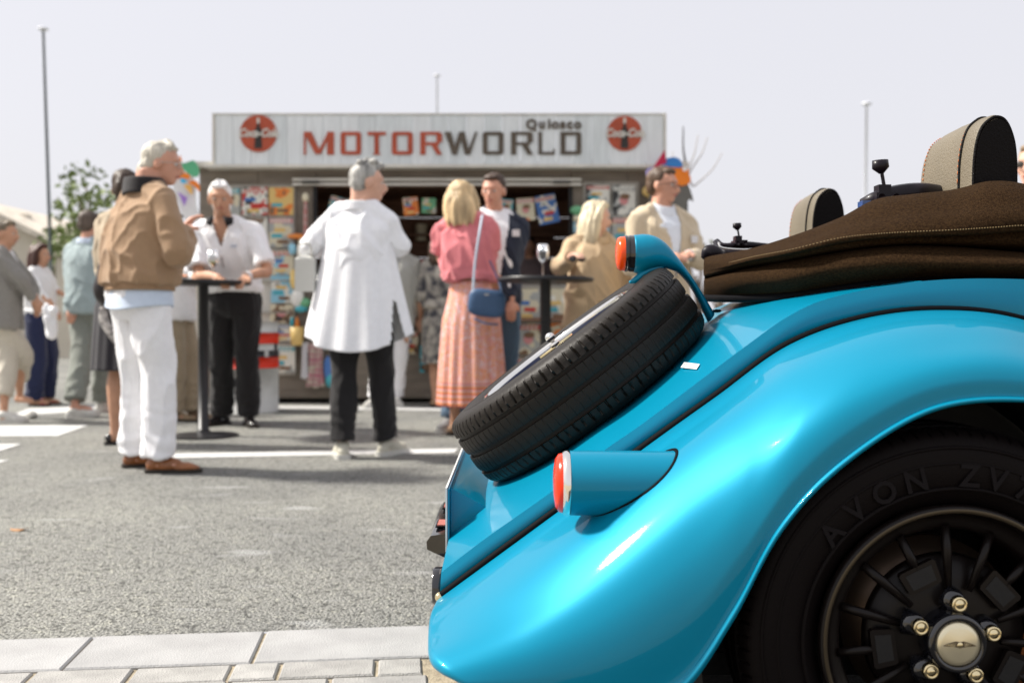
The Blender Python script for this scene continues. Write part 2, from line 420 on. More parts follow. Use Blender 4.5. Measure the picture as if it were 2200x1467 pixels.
# bare shrub beside the kiosk
r = root('bare_shrub', (W(1478, 0, 11)[0], 11, 0), 'bare curved branches rising beside the right end of the kiosk', 'shrub')
M_twig = mat('pale_twig', (.40, .36, .33), .9)
M_twigd = mat('dark_twig', (.05, .045, .04), .9)
for pts in ([(1468, 272), (1468, 320), (1472, 352)], [(1500, 290), (1492, 330), (1478, 370)], [(1520, 295), (1508, 330), (1482, 372)], [(1552, 328), (1530, 365), (1492, 400)], [(1445, 325), (1447, 350), (1455, 370)]):
    P = [W(x, y, 11) for x, y in pts] + [W(1474, 420, 11), np.array([W(1474, 0, 11)[0], 11, 0.])]
    d = pts[0][0] == 1468
    obj('branch', tube(P, [.006, .01, .014, .02, .03] if d else [.004, .006, .009, .015, .02], 6, 24), M_twigd if d else M_twig, r)
M_pole = mat('lamp_post_dark', (.07, .085, .085), .5, metal=.3)
M_polel = mat('lamp_post_grey', (.72, .74, .78), .5, metal=.2)
def lamp(px_b, px_t, py_t, Y, rad, m, label):
    b = np.array([W(px_b, 0, Y)[0], Y, 0.]); t = W(px_t, py_t, Y)
    r = root('street_lamp', b, label, 'street lamp', 'tall street lamps against the sky')
    obj('pole', cyl(b, t, rad * 1.25, rad * .7, 14), m, r)
    obj('pole_base', cyl(b, b + [0, 0, .35], rad * 2, rad * 1.8, 14), m, r)
    obj('lamp_head', ell(t + [0, 0, .03], (rad * 3.2, rad * 3.2, rad * 1.2)), M_polel, r)
lamp(116, 93, 66, 21, .034, M_pole, 'tall dark street lamp at the far left above the house')
lamp(941, 939, 165, 30, .034, M_polel, 'thin grey street lamp rising behind the kiosk sign')
lamp(1855, 1862, 226, 26, .042, M_polel, 'pale street lamp between the two car headrests')

# ------------------------------------------------------------------ kiosk
KY = 10.1
K = lambda px, py, dy=0: W(px, py, KY) + np.array([0, dy, 0])
kx = lambda px: (px - 1100) / F * KY
kz = lambda py: CH - (py - 700) / F * KY
M_ply = mat('kiosk_panel', (.21, .18, .145), .8, var=.16, scale=3, bump=.3, bscale=40, stretch=(1, 1, 4))
M_frame = mat('kiosk_frame', (.34, .32, .28), .7, var=.15, scale=6)
M_wood = mat('kiosk_dark_wood', (.19, .10, .062), .7, var=.3, scale=5, stretch=(1, 1, 14))
M_white = mat('whitewashed_board', (.72, .76, .77), .75, var=.06, scale=5, stretch=(6, 6, .6), bump=.3, bscale=40)
M_whiteb = mat('whitewashed_board_dull', (.65, .70, .71), .75, var=.08, scale=5, stretch=(6, 6, .6), bump=.3, bscale=40)
M_trim = mat('pale_trim', (.62, .60, .54), .7, var=.1, scale=4)
kq = root('kiosk', (kx(945), KY, 0), 'wooden refreshment kiosk with a long white sign board on its roof', 'kiosk')
X0, X1 = kx(428), kx(1470)
zb, zt = kz(838), kz(362)
ox0, ox1, oz0, oz1 = kx(680), kx(1228), kz(690), kz(402)
D = 2.6
# front wall pieces round the opening, in vertical panels
def panels(xa, xb, z0, z1, n, m=M_ply):
    for i in range(n):
        a = xa + (xb - xa) * i / n; b = xa + (xb - xa) * (i + 1) / n
        obj('wall_panel', bevel_box(((a + b) / 2, KY + .02, (z0 + z1) / 2), (b - a - .006, .04, z1 - z0), .001), m, kq, smooth=False)
panels(X0, ox0, zb, zt, 2); panels(ox1, X1, zb, zt, 2); panels(ox0, ox1, zb, oz0, 3); panels(ox0, ox1, oz1, zt, 2)
obj('side_wall', bbox2(X0, X0 + .05, KY + .045, KY + D, zb, zt), M_ply, kq, smooth=False)
obj('side_wall', bbox2(X1 - .05, X1, KY + .045, KY + D, zb, zt), M_ply, kq, smooth=False)
nb = 9
for i in range(nb):
    z0 = zb + (zt - zb) * i / nb; z1 = zb + (zt - zb) * (i + 1) / nb
    obj('back_board', bbox2(X0 + .052, X1 - .052, KY + D - .3, KY + D - .27, z0 + .004, z1 - .004), M_wood, kq, smooth=False)
obj('floor', bbox2(X0, X1, KY - .0, KY + D, zb - .08, zb - .002), M_ply, kq, smooth=False)
obj('ceiling', bbox2(X0 + .052, X1 - .052, KY + .045, KY + D, zt - .03, zt - .002), M_wood, kq, smooth=False)
for px in (470, 950, 1430):
    obj('support_beam', bbox2(kx(px) - .06, kx(px) + .06, KY + .3, KY + D - .2, 0, zb - .082), M_dark, kq, smooth=False)
obj('skirt', bbox2(X0 + .1, X1 - .1, KY + .5, KY + .55, .01, zb - .083), M_dark, kq, smooth=False)
obj('roof', bbox2(X0 - .08, X1 + .02, KY - .14, KY + D + .1, zt + .002, kz(352)), M_trim, kq, smooth=False)
obj('counter', bbox2(ox0 - .03, ox1 + .03, KY - .22, KY + .5, oz0, oz0 + .035), M_wood, kq, smooth=False)
for (a, b, c, d) in ((632, 1248, 386, 391), (632, 1248, 396, 401)):
    obj('awning_rail', bbox2(kx(a), kx(b), KY - .09, KY - .055, kz(d), kz(c)), M_trim, kq, smooth=False)
for px in (672, 1206):
    obj('shutter_hinge', bbox2(kx(px - 18), kx(px + 18), KY - .12, KY - .092, kz(397), kz(392)), M_dark, kq, smooth=False)
for (a, b) in ((674, 682), (1222, 1230)):
    obj('opening_frame', bbox2(kx(a), kx(b), KY - .03, KY - .002, oz0 + .036, oz1), M_dark, kq, smooth=False)
obj('opening_frame', bbox2(ox0, ox1, KY - .03, KY - .002, oz1 + .001, oz1 + .03), M_wood, kq, smooth=False)
for pz in (470, 540, 610):
    obj('shelf', bbox2(kx(700), kx(1210), KY + D - .65, KY + D - .31, kz(pz), kz(pz) + .03), M_wood, kq, smooth=False)
# sign: planks, letters, roundels
SY = KY - .16; kx0, kz0 = kx, kz
kx = lambda px: kx0(px) * SY / KY
kz = lambda py: CH + (kz0(py) - CH) * SY / KY
sx0, sx1 = kx(462), kx(1426)
npk = 25
for i in range(npk):
    a = sx0 + (sx1 - sx0) * i / npk; b = sx0 + (sx1 - sx0) * (i + 1) / npk
    obj('sign_plank', bevel_box(((a + b) / 2, SY + .015 + .002 * (i % 3), (kz(354) + kz(247)) / 2), (b - a - .005, .03, kz(247) - kz(354)), .001), M_white if rng.rand() < .6 else M_whiteb, kq, smooth=False)
for (a, b, c, d) in ((457, 462, 354, 244), (1426, 1431, 354, 244)):
    obj('sign_post', bbox2(kx(a), kx(b), SY - .02, SY + .3, kz(c), kz(d)), M_trim, kq, smooth=False)
obj('sign_cap', bbox2(sx0, sx1, SY - .01, SY + .06, kz(247) + .001, kz(244)), M_trim, kq, smooth=False)
obj('sign_sill', bbox2(kx(440), kx(1440), SY - .04, SY + .2, kz(361), kz(354.5)), M_trim, kq, smooth=False)
M_red = mat('sign_letter_red', srgb(172, 78, 52), .6, var=.12, scale=6)
M_brn = mat('sign_letter_brown', srgb(88, 78, 66), .6, var=.12, scale=6)
M_wh = mat('sign_white', (.62, .60, .54), .6)
M_blk = mat('sign_black', (.03, .025, .022), .6)
def glyph(ch):
    """outline polygons in a unit box, thin horizontals and thick verticals; a list of convex-ish polygons"""
    t, h = .24, .13
    R4 = lambda a, b, c, d: [(a, b), (c, b), (c, d), (a, d)]
    cc = .09
    if ch == 'M': return [R4(0, 0, .07, 1), [(.0, 1), (.25, 1), (.58, .03), (.38, .03)], [(.44, .03), (.56, .03), (.90, 1), (.80, 1)], R4(.77, 0, 1, 1)]
    if ch == 'W': return [[(0, 1), (.2, 1), (.38, 0), (.24, 0)], [(.24, 0), (.38, 0), (.56, 1), (.44, 1)], [(.44, 1), (.62, 1), (.76, 0), (.62, 0)], [(.66, 0), (.78, 0), (1, 1), (.93, 1)]]
    if ch in 'OD':
        o = [[(0, cc), (t, cc + .05), (t, .95 - cc), (0, 1 - cc)] if ch == 'O' else R4(0, 0, t, 1),
             [(1 - t, cc + .05), (1, cc), (1, 1 - cc), (1 - t, .95 - cc)],
             [(cc, 0) if ch == 'O' else (t, 0), (1 - cc, 0), (1, cc), (1 - t, h + .02), (t, h + .02), (0, cc) if ch == 'O' else (t, cc)],
             [(cc, 1) if ch == 'O' else (t, 1), (0, 1 - cc) if ch == 'O' else (t, 1 - cc), (t, .98 - h), (1 - t, .98 - h), (1, 1 - cc), (1 - cc, 1)]]
        return o
    if ch == 'T': return [R4(0, .85, 1, 1), R4(.37, 0, .63, .85), R4(.3, 0, .37, .05), R4(.63, 0, .7, .05)]
    if ch == 'R': return [R4(0, 0, t, 1), R4(t, .87, .88, 1), [(.74, .5), (1, .56), (1, .9), (.88, 1), (.74, .88)], R4(t, .42, .86, .54), [(.5, .42), (.76, .42), (1, 0), (.76, 0)]]
    if ch == 'L': return [R4(0, 0, t, 1), R4(t, 0, 1, .12), R4(.9, .12, 1, .26)]
spans = [('M', 653, 718), ('O', 732, 776), ('T', 790, 829), ('O', 842, 887), ('R', 903, 950), ('W', 955, 1026), ('O', 1037, 1082), ('R', 1098, 1145), ('L', 1156, 1192), ('D', 1204, 1249)]
for i, (ch, a, b) in enumerate(spans):
    z0, z1 = kz(333), kz(284)
    parts = []
    for q, poly in enumerate(glyph(ch)):
        P = [(kx(a) + (kx(b) - kx(a)) * u, SY - .012 - .0006 * q, z0 + (z1 - z0) * v) for u, v in poly]
        parts.append(prism(P, (0, 1, 0), .011))
    obj('letter', join(*parts), M_red if i < 5 else M_brn, kq, smooth=False)
qx = kx(1130)
for i, (ch, px) in enumerate(zip('Quiosco', (1142, 1164, 1180, 1193, 1209, 1224, 1241))):
    text_mesh(ch, .135, M_brn, kq, (kx(px), SY - .010, kz(268 if ch != 'Q' else 269)), name='small_letter', depth=.004, bold=.006, xs=1.0)
for px in (564, 1338):
    c = K(px, 294, -.17)
    rr_ = .185 if px < 800 else .175
    d = obj('roundel', cyl(c, c + [0, .02, 0], rr_, n=40), M_red, kq, smooth=False)
    text_mesh('Coca-Cola', .115, M_wh, d, c + [0, -.012, .0], name='script_lettering', depth=.003, shear=.35, bold=.004, xs=.78)
    prof = [(.0, -.13), (.036, -.13), (.040, -.10), (.033, -.03), (.04, .02), (.03, .06), (.015, .09), (.014, .135), (0, .14)]
    P = [(c[0] + r_, c[1] - .003, c[2] - .02 + h_) for r_, h_ in prof] + [(c[0] - r_, c[1] - .003, c[2] - .02 + h_) for r_, h_ in prof[::-1][1:-1]]
    obj('bottle_shape', prism(P, (0, 1, 0), .005), M_blk, d, smooth=False)
    P = [(c[0] + s * .013, c[1] - .005, c[2] + z_) for s, z_ in ((-1, .1), (1, .1), (1, .155), (-1, .155))]
    obj('bottle_neck', prism(P, (0, 1, 0), .005), M_wh, d, smooth=False)

kx, kz = kx0, kz0
# racks with magazines --------------------------------------------------
PAL = dict(red=(.50, .03, .02), white=(.68, .67, .60), yellow=(.66, .46, .16), blue=(.05, .15, .40), teal=(.05, .35, .42), cream=(.60, .55, .40), black=(.03, .03, .03), pink=(.60, .25, .25), orange=(.70, .2, .03), green=(.12, .35, .18), grey=(.35, .36, .34), sky=(.25, .50, .62), brown=(.18, .10, .05))
def cover_mat(base, c2, seed):
    name = 'printed_cover_%s_%s' % (base, c2)
    if name in MATS: return MATS[name]
    m = mat(name, PAL[base], .45)
    n = m.node_tree; b = n.nodes['Principled BSDF']; L = n.links.new
    tc = n.nodes.new('ShaderNodeTexCoord'); nz = n.nodes.new('ShaderNodeTexNoise'); nz.inputs['Scale'].default_value = 9; nz.inputs['Detail'].default_value = 1
    nz.noise_dimensions = '4D'; nz.inputs['W'].default_value = seed
    L(tc.outputs['Object'], nz.inputs['Vector'])
    rp = n.nodes.new('ShaderNodeValToRGB'); rp.color_ramp.interpolation = 'CONSTANT'
    rp.color_ramp.elements[0].color = (*PAL[base], 1); rp.color_ramp.elements[1].color = (*PAL[c2], 1); rp.color_ramp.elements[1].position = .52
    e = rp.color_ramp.elements.new(.62); e.color = (*PAL[random.choice(['brown', 'black', 'grey'])], 1)
    L(nz.outputs[0], rp.inputs[0]); L(rp.outputs[0], b.inputs['Base Color'])
    return m
def plainm(c): return mat('print_' + c, PAL[c], .5)
nmag = [0]
def magazine(px0, px1, py0, py1, base, c2, band, label, dy=-.05, tilt=0, group='magazines on display at the kiosk', pic=True, Y=None):
    Y = (KY + dy) if Y is None else Y
    a, b = W(px0, py1, Y), W(px1, py0, Y)
    nmag[0] += 1
    t = 'magazine'
    r = root(t, ((a[0] + b[0]) / 2, Y, a[2]), label, 'magazine', group)
    w_, h_ = b[0] - a[0], b[2] - a[2]
    obj('cover', bbox2(a[0], b[0], Y, Y + .012, a[2], b[2]), cover_mat(base, c2, nmag[0] * 3.1), r, smooth=False)
    if band:
        obj('title_band', bbox2(a[0] + .02 * w_, b[0] - .02 * w_, Y - .003, Y - .001, b[2] - .2 * h_, b[2] - .06 * h_), plainm(band), r, smooth=False)
        for k in range(5):
            q0 = a[0] + w_ * (.08 + .17 * k)
            obj('title_letter', bbox2(q0, q0 + w_ * .11, Y - .006, Y - .004, b[2] - .17 * h_, b[2] - .09 * h_), plainm('white' if band not in ('white', 'cream') else 'red'), r, smooth=False)
    if pic:
        k = nmag[0]
        if k % 3 == 0:
            c = np.array([(a[0] + b[0]) / 2, Y - .002, a[2] + h_ * .5]); V, f_ = ell(c, (w_ * .2, .002, h_ * .17), 12, 6); obj('printed_face', (V, f_), plainm('pink'), r)
            V, f_ = ell(c + [0.01, -.003, h_ * .12], (w_ * .22, .002, h_ * .1), 12, 6); obj('printed_hair', (V, f_), plainm('brown'), r)
        else:
            for q in range(3):
                z = a[2] + h_ * (.1 + .2 * q); x = a[0] + w_ * (.1 + .12 * ((k + q) % 3))
                obj('printed_block', bbox2(x, x + w_ * .45, Y - .004, Y - .002, z, z + h_ * .12), plainm(['blue', 'red', 'yellow', 'teal', 'brown', 'grey'][(k * 2 + q * 5) % 6]), r, smooth=False)
    if tilt: r.rotation_euler = (0, R(tilt), 0)
    return r
def rack(px0, px1, py0, py1, label, cols, rows):
    r = root('display_rack', (kx((px0 + px1) / 2), KY, kz(py1)), label, 'rack')
    for (a, b, c, d) in ((px0, px0 + 6, py0, py1), (px1 - 6, px1, py0, py1)):
        obj('frame', bbox2(kx(a), kx(b), KY - .04, KY - .002, kz(d), kz(c)), M_frame, r, smooth=False)
    for (c, d) in ((py0, py0 + 6), (py1 - 6, py1)):
        obj('frame', bbox2(kx(px0 + 6) + .001, kx(px1 - 6) - .001, KY - .04, KY - .002, kz(d), kz(c)), M_frame, r, smooth=False)
    obj('back_panel', bbox2(kx(px0 + 6), kx(px1 - 6), KY - .012, KY - .003, kz(py1 - 6), kz(py0 + 6)), M_trim, r, smooth=False)
    for i in range(1, rows):
        y = py0 + (py1 - py0) * i / rows
        obj('ledge', bbox2(kx(px0 + 6) + .001, kx(px1 - 6) - .001, KY - .075, KY - .013, kz(y + 3), kz(y)), M_frame, r, smooth=False)
rack(462, 636, 398, 806, 'tall framed magazine rack left of the kiosk opening', 3, 6)
rack(1252, 1372, 392, 830, 'tall framed magazine rack right of the kiosk opening', 2, 6)
rack(1100, 1228, 612, 832, 'low magazine rack under the right half of the counter', 3, 3)
LR = [(520, 574, 403, 462, 'red', 'white', 'white', 'red magazine with white title in the top row behind the white-haired man'),
      (578, 630, 403, 462, 'yellow', 'orange', None, 'yellow magazine with a portrait at the top right of the left rack'),
      (470, 515, 403, 462, 'cream', 'grey', 'teal', 'pale magazine in the top left corner of the left rack'),
      (520, 574, 466, 530, 'white', 'grey', None, 'white car magazine with a dark blue picture below the red magazine'),
      (578, 630, 466, 530, 'cream', 'grey', 'pink', 'cream magazine with small dark picture below the yellow portrait'),
      (470, 515, 466, 530, 'white', 'teal', None, 'white magazine hidden behind the shoulder of the white-haired man'),
      (582, 630, 538, 590, 'cream', 'sky', 'red', 'cream magazine with red title band and red bird picture'),
      (582, 632, 592, 650, 'sky', 'white', None, 'sky blue magazine with pale clouds, left of the white shirt'),
      (580, 630, 654, 664 + 30, 'cream', 'brown', None, 'magazine with brown animals and yellow patches, mid rack'),
      (582, 634, 672 + 26, 732, 'white', 'cream', 'blue', 'white magazine with a small blue tab beside the yellow bucket'),
      (582, 634, 742, 800, 'white', 'grey', 'teal', 'white magazine with teal title at the bottom of the left rack'),
      (524, 576, 742, 800, 'grey', 'white', 'red', 'grey magazine low in the left rack behind the dark trousers'),
      (470, 518, 742, 800, 'cream', 'white', 'blue', 'cream magazine bottom left of the left rack')]
for m_ in LR: magazine(*m_, dy=-.06)
text_mesh('motor', .085, plainm('brown'), None, (kx(547), KY - .072, kz(475)), name='title_lettering', depth=.002, bold=.004)
t_ = bpy.data.objects['title_lettering']; mg = [o for o in bpy.data.objects if o.get('label', '').startswith('white car magazine')][0]
t_.parent = mg; t_.location = np.array((kx(547), KY - .067, kz(475))) - WL[mg.name]
obj('printed_picture', bbox2(kx(535), kx(566), KY - .066, KY - .063, kz(500), kz(484)), plainm('blue'), mg, smooth=False)
RR = [(1260, 1309, 398, 440, 'white', 'grey', 'red', 'white magazine with red title at the top left of the right rack'),
      (1316, 1365, 398, 462, 'white', 'grey', 'grey', 'grey and white newspaper top right, beside the suited man'),
      (1260, 1309, 466, 520, 'sky', 'white', 'red', 'blue and white magazine partly behind the blonde hair'),
      (1316, 1365, 466, 530, 'grey', 'cream', 'red', 'grey magazine between the blonde head and the tan suit'),
      (1232, 1252, 452, 500, 'cream', 'sky', 'pink', 'narrow pale booklet left of the blonde woman in tan'),
      (1108, 1162, 620, 690, 'cream', 'grey', None, 'cream newspaper with dark photographs left of the table pole'),
      (1170, 1222, 620, 690, 'cream', 'white', None, 'plain cream newspaper right of the table pole'),
      (1108, 1162, 694, 762, 'grey', 'cream', 'red', 'grey newspaper with red headline under the bar table'),
      (1170, 1222, 694, 762, 'orange', 'cream', None, 'orange and cream magazine low behind the table pole'),
      (1108, 1162, 768, 826, 'brown', 'cream', 'white', 'brown magazine in the lowest row beside the spare wheel')]
for m_ in RR: magazine(*m_, dy=-.08)
magazine(1112, 1150, 426, 474, 'cream', 'orange', 'pink', 'small cream magazine hanging in the kiosk opening, left of a tilted one', dy=.1, tilt=-4, group='magazines hanging in the opening')
magazine(1160, 1204, 418, 480, 'blue', 'white', 'white', 'blue and red magazine hanging tilted in the kiosk opening', dy=.1, tilt=-12, group='magazines hanging in the opening')
magazine(700, 748, 424, 470, 'cream', 'teal', 'pink', 'pale magazine hanging by the left post inside the opening', dy=.1, tilt=14, group='magazines hanging in the opening')
for q_ in [(756, 792, 424, 466, 'blue', 'cream', 'red', 'blue comic hanging from the rail, hidden partly by the grey-haired woman'),
           (868, 900, 424, 462, 'orange', 'cream', 'white', 'orange booklet hanging from the rail right of the grey-haired woman'),
           (906, 936, 426, 458, 'green', 'cream', None, 'green booklet hanging left of the blonde woman in pink'),
           (1070, 1100, 428, 466, 'teal', 'cream', 'white', 'teal booklet hanging right of the man in the navy blazer')]: magazine(*q_, dy=.1, tilt=random.uniform(-6, 6), group='magazines hanging in the opening')
for q_ in [(640, 672, 560, 598, 'red', 'yellow', None, 'red and yellow booklet on the post above the plush toys'),
           (1232, 1252, 520, 570, 'red', 'cream', None, 'narrow red booklet by the left edge of the tan coat'),
           (690, 730, 700, 752, 'teal', 'cream', 'white', 'teal magazine under the counter beside the white shirt hem'),
           (868, 898, 712, 760, 'cream', 'brown', 'red', 'cream magazine under the counter near the pale blazer'),
           (902, 926, 742, 800, 'teal', 'black', None, 'teal and black booklet low on the kiosk wall by the bare legs'),
           (1374, 1396, 470, 520, 'cream', 'red', None, 'small cream booklet at the shoulder of the suited man')]: magazine(*q_, dy=-.05)
magazine(1395, 1440, 398, 460, 'brown', 'yellow', None, 'brown and yellow magazine behind the head of the suited man', dy=-.05, group='magazines on display at the kiosk')

# hanging toys and textiles
def fabricm(n, c, c2=None, s=20): return mat(n, c, .9, col2=c2, scale=s)
def lumps(cs, r0, seed, sq=(1, 1, 1)):
    rr = np.random.RandomState(seed); return join(*[ell(c, np.array(sq) * r0 * (.7 + .6 * rr.rand()), 10, 7) for c in cs])
def toy(name, label, items, cat='toy', group='toys hanging by the kiosk opening', Y=KY - .1):
    P = [W(i[1], i[2], Y) for i in items]
    r = root(name, P[0], label, cat, group)
    for i, p in zip(items, P):
        nm, px, py, wx, wz, m = i
        s = Y / F
        if nm in ('flag', 'towel', 'bag_cloth', 'scarf', 'dress'):
            n_ = 14; B = []
            for a in range(n_):
                z = p[2] + wz * s * (1 - 2 * a / (n_ - 1)) / 2
                B.append([[p[0] + wx * s * (b / 9 - .5) * (1 - .15 * math.sin(a * .3)), Y + .02 * math.sin(b * 1.7 + a * .25), z + .01 * math.sin(b)] for b in range(10)])
            o = obj(nm, gridmesh(np.array(B)), m, r); solid_mod(o, .006)
        elif nm == 'bucket':
            V, f_ = revolve([(0, 0), (wx * s * .38, 0), (wx * s * .5, wz * s), (wx * s * .47, wz * s), (wx * s * .35, .01)], p - [0, 0, wz * s / 2], (0, 0, 1), 20); obj(nm, (V, f_), m, r)
        else:
            rs = np.random.RandomState(int(px + py)); c = p
            V, f_ = ell(c, (wx * s / 2, .05, wz * s / 2), 14, 9); d_ = 1 + .18 * fnoise(V - c, int(px), (4, 4, 4)); obj(nm, ((V - c) * d_[:, None] + c, f_), m, r)
Pm = {k: mat('toy_' + k, tuple(min(.75, c * 1.15 + .01) for c in v), .4) for k, v in PAL.items()}
toy('hanging_ornament', 'red and white twisted cord hanging beside the left rack', [('cord', 657, 470, 9, 110, mat('twisted_cord', (.55, .5, .45), .8, col2=(.45, .06, .06), scale=9, stretch=(.1, .1, 6))), ('tassel', 657, 425, 16, 22, Pm['cream'])])
toy('paper_bird', 'orange and blue paper bird hanging above the white handbag', [('body', 655, 520, 30, 22, Pm['cream']), ('wing', 640, 508, 46, 12, Pm['orange']), ('tail', 628, 535, 18, 26, Pm['sky']), ('head', 668, 548, 20, 26, Pm['white'])])
toy('plush_toy', 'white and yellow plush toys hanging left of the white shirt hem', [('body', 640, 640, 30, 40, Pm['white']), ('ear', 630, 600, 14, 40, Pm['yellow']), ('foot', 648, 664, 30, 16, Pm['teal']), ('arm', 655, 652, 26, 22, Pm['green'])])
toy('beach_bucket', 'yellow beach bucket with orange spade hanging low', [('bucket', 638, 722, 32, 40, Pm['yellow']), ('spade', 638, 697, 10, 34, Pm['orange']), ('rake', 628, 694, 8, 30, Pm['teal'])])
toy('pendant_cloth', 'long narrow white cloth hanging left of the black trousers', [('towel', 655, 775, 14, 78, mat('white_cloth', (.72, .72, .74), .9))], 'cloth')
toy('striped_towel', 'pink, green and maroon striped towel hanging near the ground', [('towel', 678, 785, 36, 95, mat('striped_towel', (.45, .12, .2), .9, col2=(.5, .5, .4), scale=5, stretch=(1, 1, 5)))], 'towel')
toy('blue_packet', 'blue and teal packet hanging behind the black trousers', [('packet', 706, 790, 20, 50, Pm['blue']), ('label_patch', 712, 815, 24, 34, Pm['teal'])])
M_flor = mat('dark_floral', (.05, .05, .06), .9, col2=(.45, .42, .36), scale=14)
toy('cream_tote', 'cream tote bags hanging under the counter beside the floral dress', [('bag_cloth', 905, 655, 36, 60, mat('cream_canvas', (.45, .40, .32), .9)), ('handle', 905, 618, 16, 24, mat('cream_canvas', (.45, .40, .32))), ('bag_cloth', 918, 690, 22, 46, mat('cream_canvas', (.45, .4, .32)))], 'bag', None)
toy('colour_scarf', 'red, teal and black patterned scarf hanging by the opening', [('scarf', 915, 600, 26, 80, mat('scarf_print', (.05, .06, .08), .9, col2=(.5, .08, .06), scale=18))], 'scarf', None)
toy('yellow_pinwheel', 'yellow pinwheel above the shoulder of the suited man', [('pinwheel', 1392, 412, 24, 26, Pm['yellow'])])
toy('green_plant_pot', 'green trailing plant beside the blonde woman in tan', [('leaves', 1240, 452, 34, 22, Pm['green']), ('pot', 1240, 470, 22, 16, Pm['cream'])], 'plant', None)
for i, (px, py, c) in enumerate([(720, 530, 'brown'), (790, 560, 'grey'), (905, 500, 'cream'), (1060, 520, 'brown'), (1090, 590, 'grey')]):
    c_ = {'brown': 'brown tin on a shelf inside the kiosk, partly behind people', 'grey': 'grey tin on a shelf inside the kiosk, partly behind people', 'cream': 'cream tin on a kiosk shelf, seen left of the blonde hair'}[c]
    p = W(px, py, KY + D - .5); obj('shelf_tin', cyl(p - [0, 0, .1], p + [0, 0, .1], .07, n=16), Pm[c], label=c_ + (' ' + ['far left', 'left', 'middle', 'right', 'far right'][i]), cat='tin', group='tins on the kiosk shelves', smooth=False)

# cut-out figures at both ends of the kiosk
def cutout(name, label, Y, parts, pole):
    b = np.array([W(pole, 0, Y)[0], Y + .03, 0.]); r = root(name, b, label, 'sculpture')
    top = W(pole, parts[0][1][0][1], Y)[2]
    obj('pole', cyl(b, b + [0, 0, W(pole, 480, Y)[2]], .03, n=12), M_frame, r)
    for k, (nm, pts, m) in enumerate(parts):
        P = cr([W(x, y, Y - .012 * k) for x, y in pts], len(pts) * 3, True) if nm != 'triangle' else [W(x, y, Y - .012 * k) for x, y in pts]
        obj(nm, prism(P, (0, 1, 0), .010 if k else .02), m, r, smooth=False)
M_flat = {k: mat('painted_' + k, v, .5, var=.06, scale=8) for k, v in dict(red=(.50, .01, .06), blue=(.03, .20, .55), orange=(.85, .22, .01), grey=(.13, .125, .11), lilac=(.40, .35, .65), green=(.10, .42, .22), white=(.75, .75, .74), yellow=(.8, .45, .1), purple=(.35, .2, .6), sky=(.05, .45, .75)).items()}
cutout('painted_face_sculpture', 'painted face cut-out with blue cap and orange face right of the kiosk', 9.8,
       [('profile', [(1405, 395), (1470, 395), (1480, 400), (1490, 432), (1482, 428), (1475, 440), (1470, 452), (1400, 455)], M_flat['grey']),
        ('face', [(1430, 358), (1475, 360), (1480, 375), (1484, 382), (1478, 396), (1440, 398)], M_flat['orange']),
        ('cap', [(1422, 354), (1428, 343), (1445, 338), (1460, 342), (1466, 358), (1445, 359)], M_flat['blue']),
        ('triangle', [(1402, 362), (1428, 322), (1432, 350)], M_flat['red']),
        ('patch', [(1388, 366), (1405, 360), (1408, 385), (1394, 390)], M_flat['lilac']),
        ('eye', [(1468, 358), (1476, 360), (1474, 368), (1467, 366)], M_flat['white'])], 1432)
cutout('painted_bird_sculpture', 'painted bird cut-out in green, orange and purple left of the kiosk', 9.6,
       [('body', [(372, 385), (415, 380), (420, 440), (430, 470), (400, 475), (380, 430)], M_flat['white']),
        ('crest', [(384, 352), (400, 350), (416, 345), (427, 362), (424, 380), (405, 375)], M_flat['green']),
        ('brow', [(376, 372), (392, 369), (406, 376), (406, 384), (378, 382)], M_flat['orange']),
        ('beak', [(404, 392), (418, 388), (428, 398), (428, 412), (418, 400)], M_flat['orange']),
        ('eye', [(388, 384), (396, 384), (400, 392), (390, 393)], M_flat['sky']),
        ('cheek', [(395, 398), (410, 398), (412, 418), (402, 408)], M_flat['yellow']),
        ('triangle', [(382, 412), (402, 425), (396, 443)], M_flat['purple']),
        ('triangle', [(382, 348), (387, 333), (391, 348)], M_flat['orange']),
        ('leaf', [(437, 480), (450, 470), (456, 478), (450, 495), (436, 505)], M_flat['green'])], 430)
# white drum with red and black bands
dc = gpt(512, 889, 0); dc[1] += .28; dc[0] *= 1.0
r = root('printed_drum', dc, 'white drum with red and black bands behind the white-haired man', 'drum')
M_dw = mat('drum_white', (.55, .56, .54), .5, var=.06); M_dr = mat('drum_red', srgb(215, 45, 10), .5); M_dk = mat('drum_black', (.02, .02, .025), .5)
prev = 0
for (z0, z1, rr_, m) in ((0, .40, .285, M_dw), (.40, .50, .288, M_dr), (.50, .56, .285, M_dk), (.56, .62, .285, M_dw), (.62, .72, .288, M_dr), (.72, .82, .283, M_dw)):
    obj('band' if m is not M_dw else 'shell', cyl(dc + [0, 0, z0], dc + [0, 0, z1 - .001], rr_, n=36), m, r)
for k in range(14):
    a = R(-90 + k * 25.7); p = dc + np.array([math.cos(a), math.sin(a), 0]) * .287 + [0, 0, .59 if k % 2 else .53]
    obj('check', box(p, (.04, .012, .055), a + R(90)), M_dk if k % 2 else M_dw, r, smooth=False)
for a_, s_ in ((-112, 'D'), (-90, 'C'), (-66, 'R')):
    a = R(a_); p = dc + np.array([math.cos(a), math.sin(a), 0]) * .29 + [0, 0, .27]
    text_mesh(s_, .14, M_dk, r, p, rot=(R(90), 0, a + R(90)), name='lettering', depth=.002)
rp = gpt(398, 878, 0)
r = root('banded_post', rp, 'red and white banded post behind the white trousers', 'post')
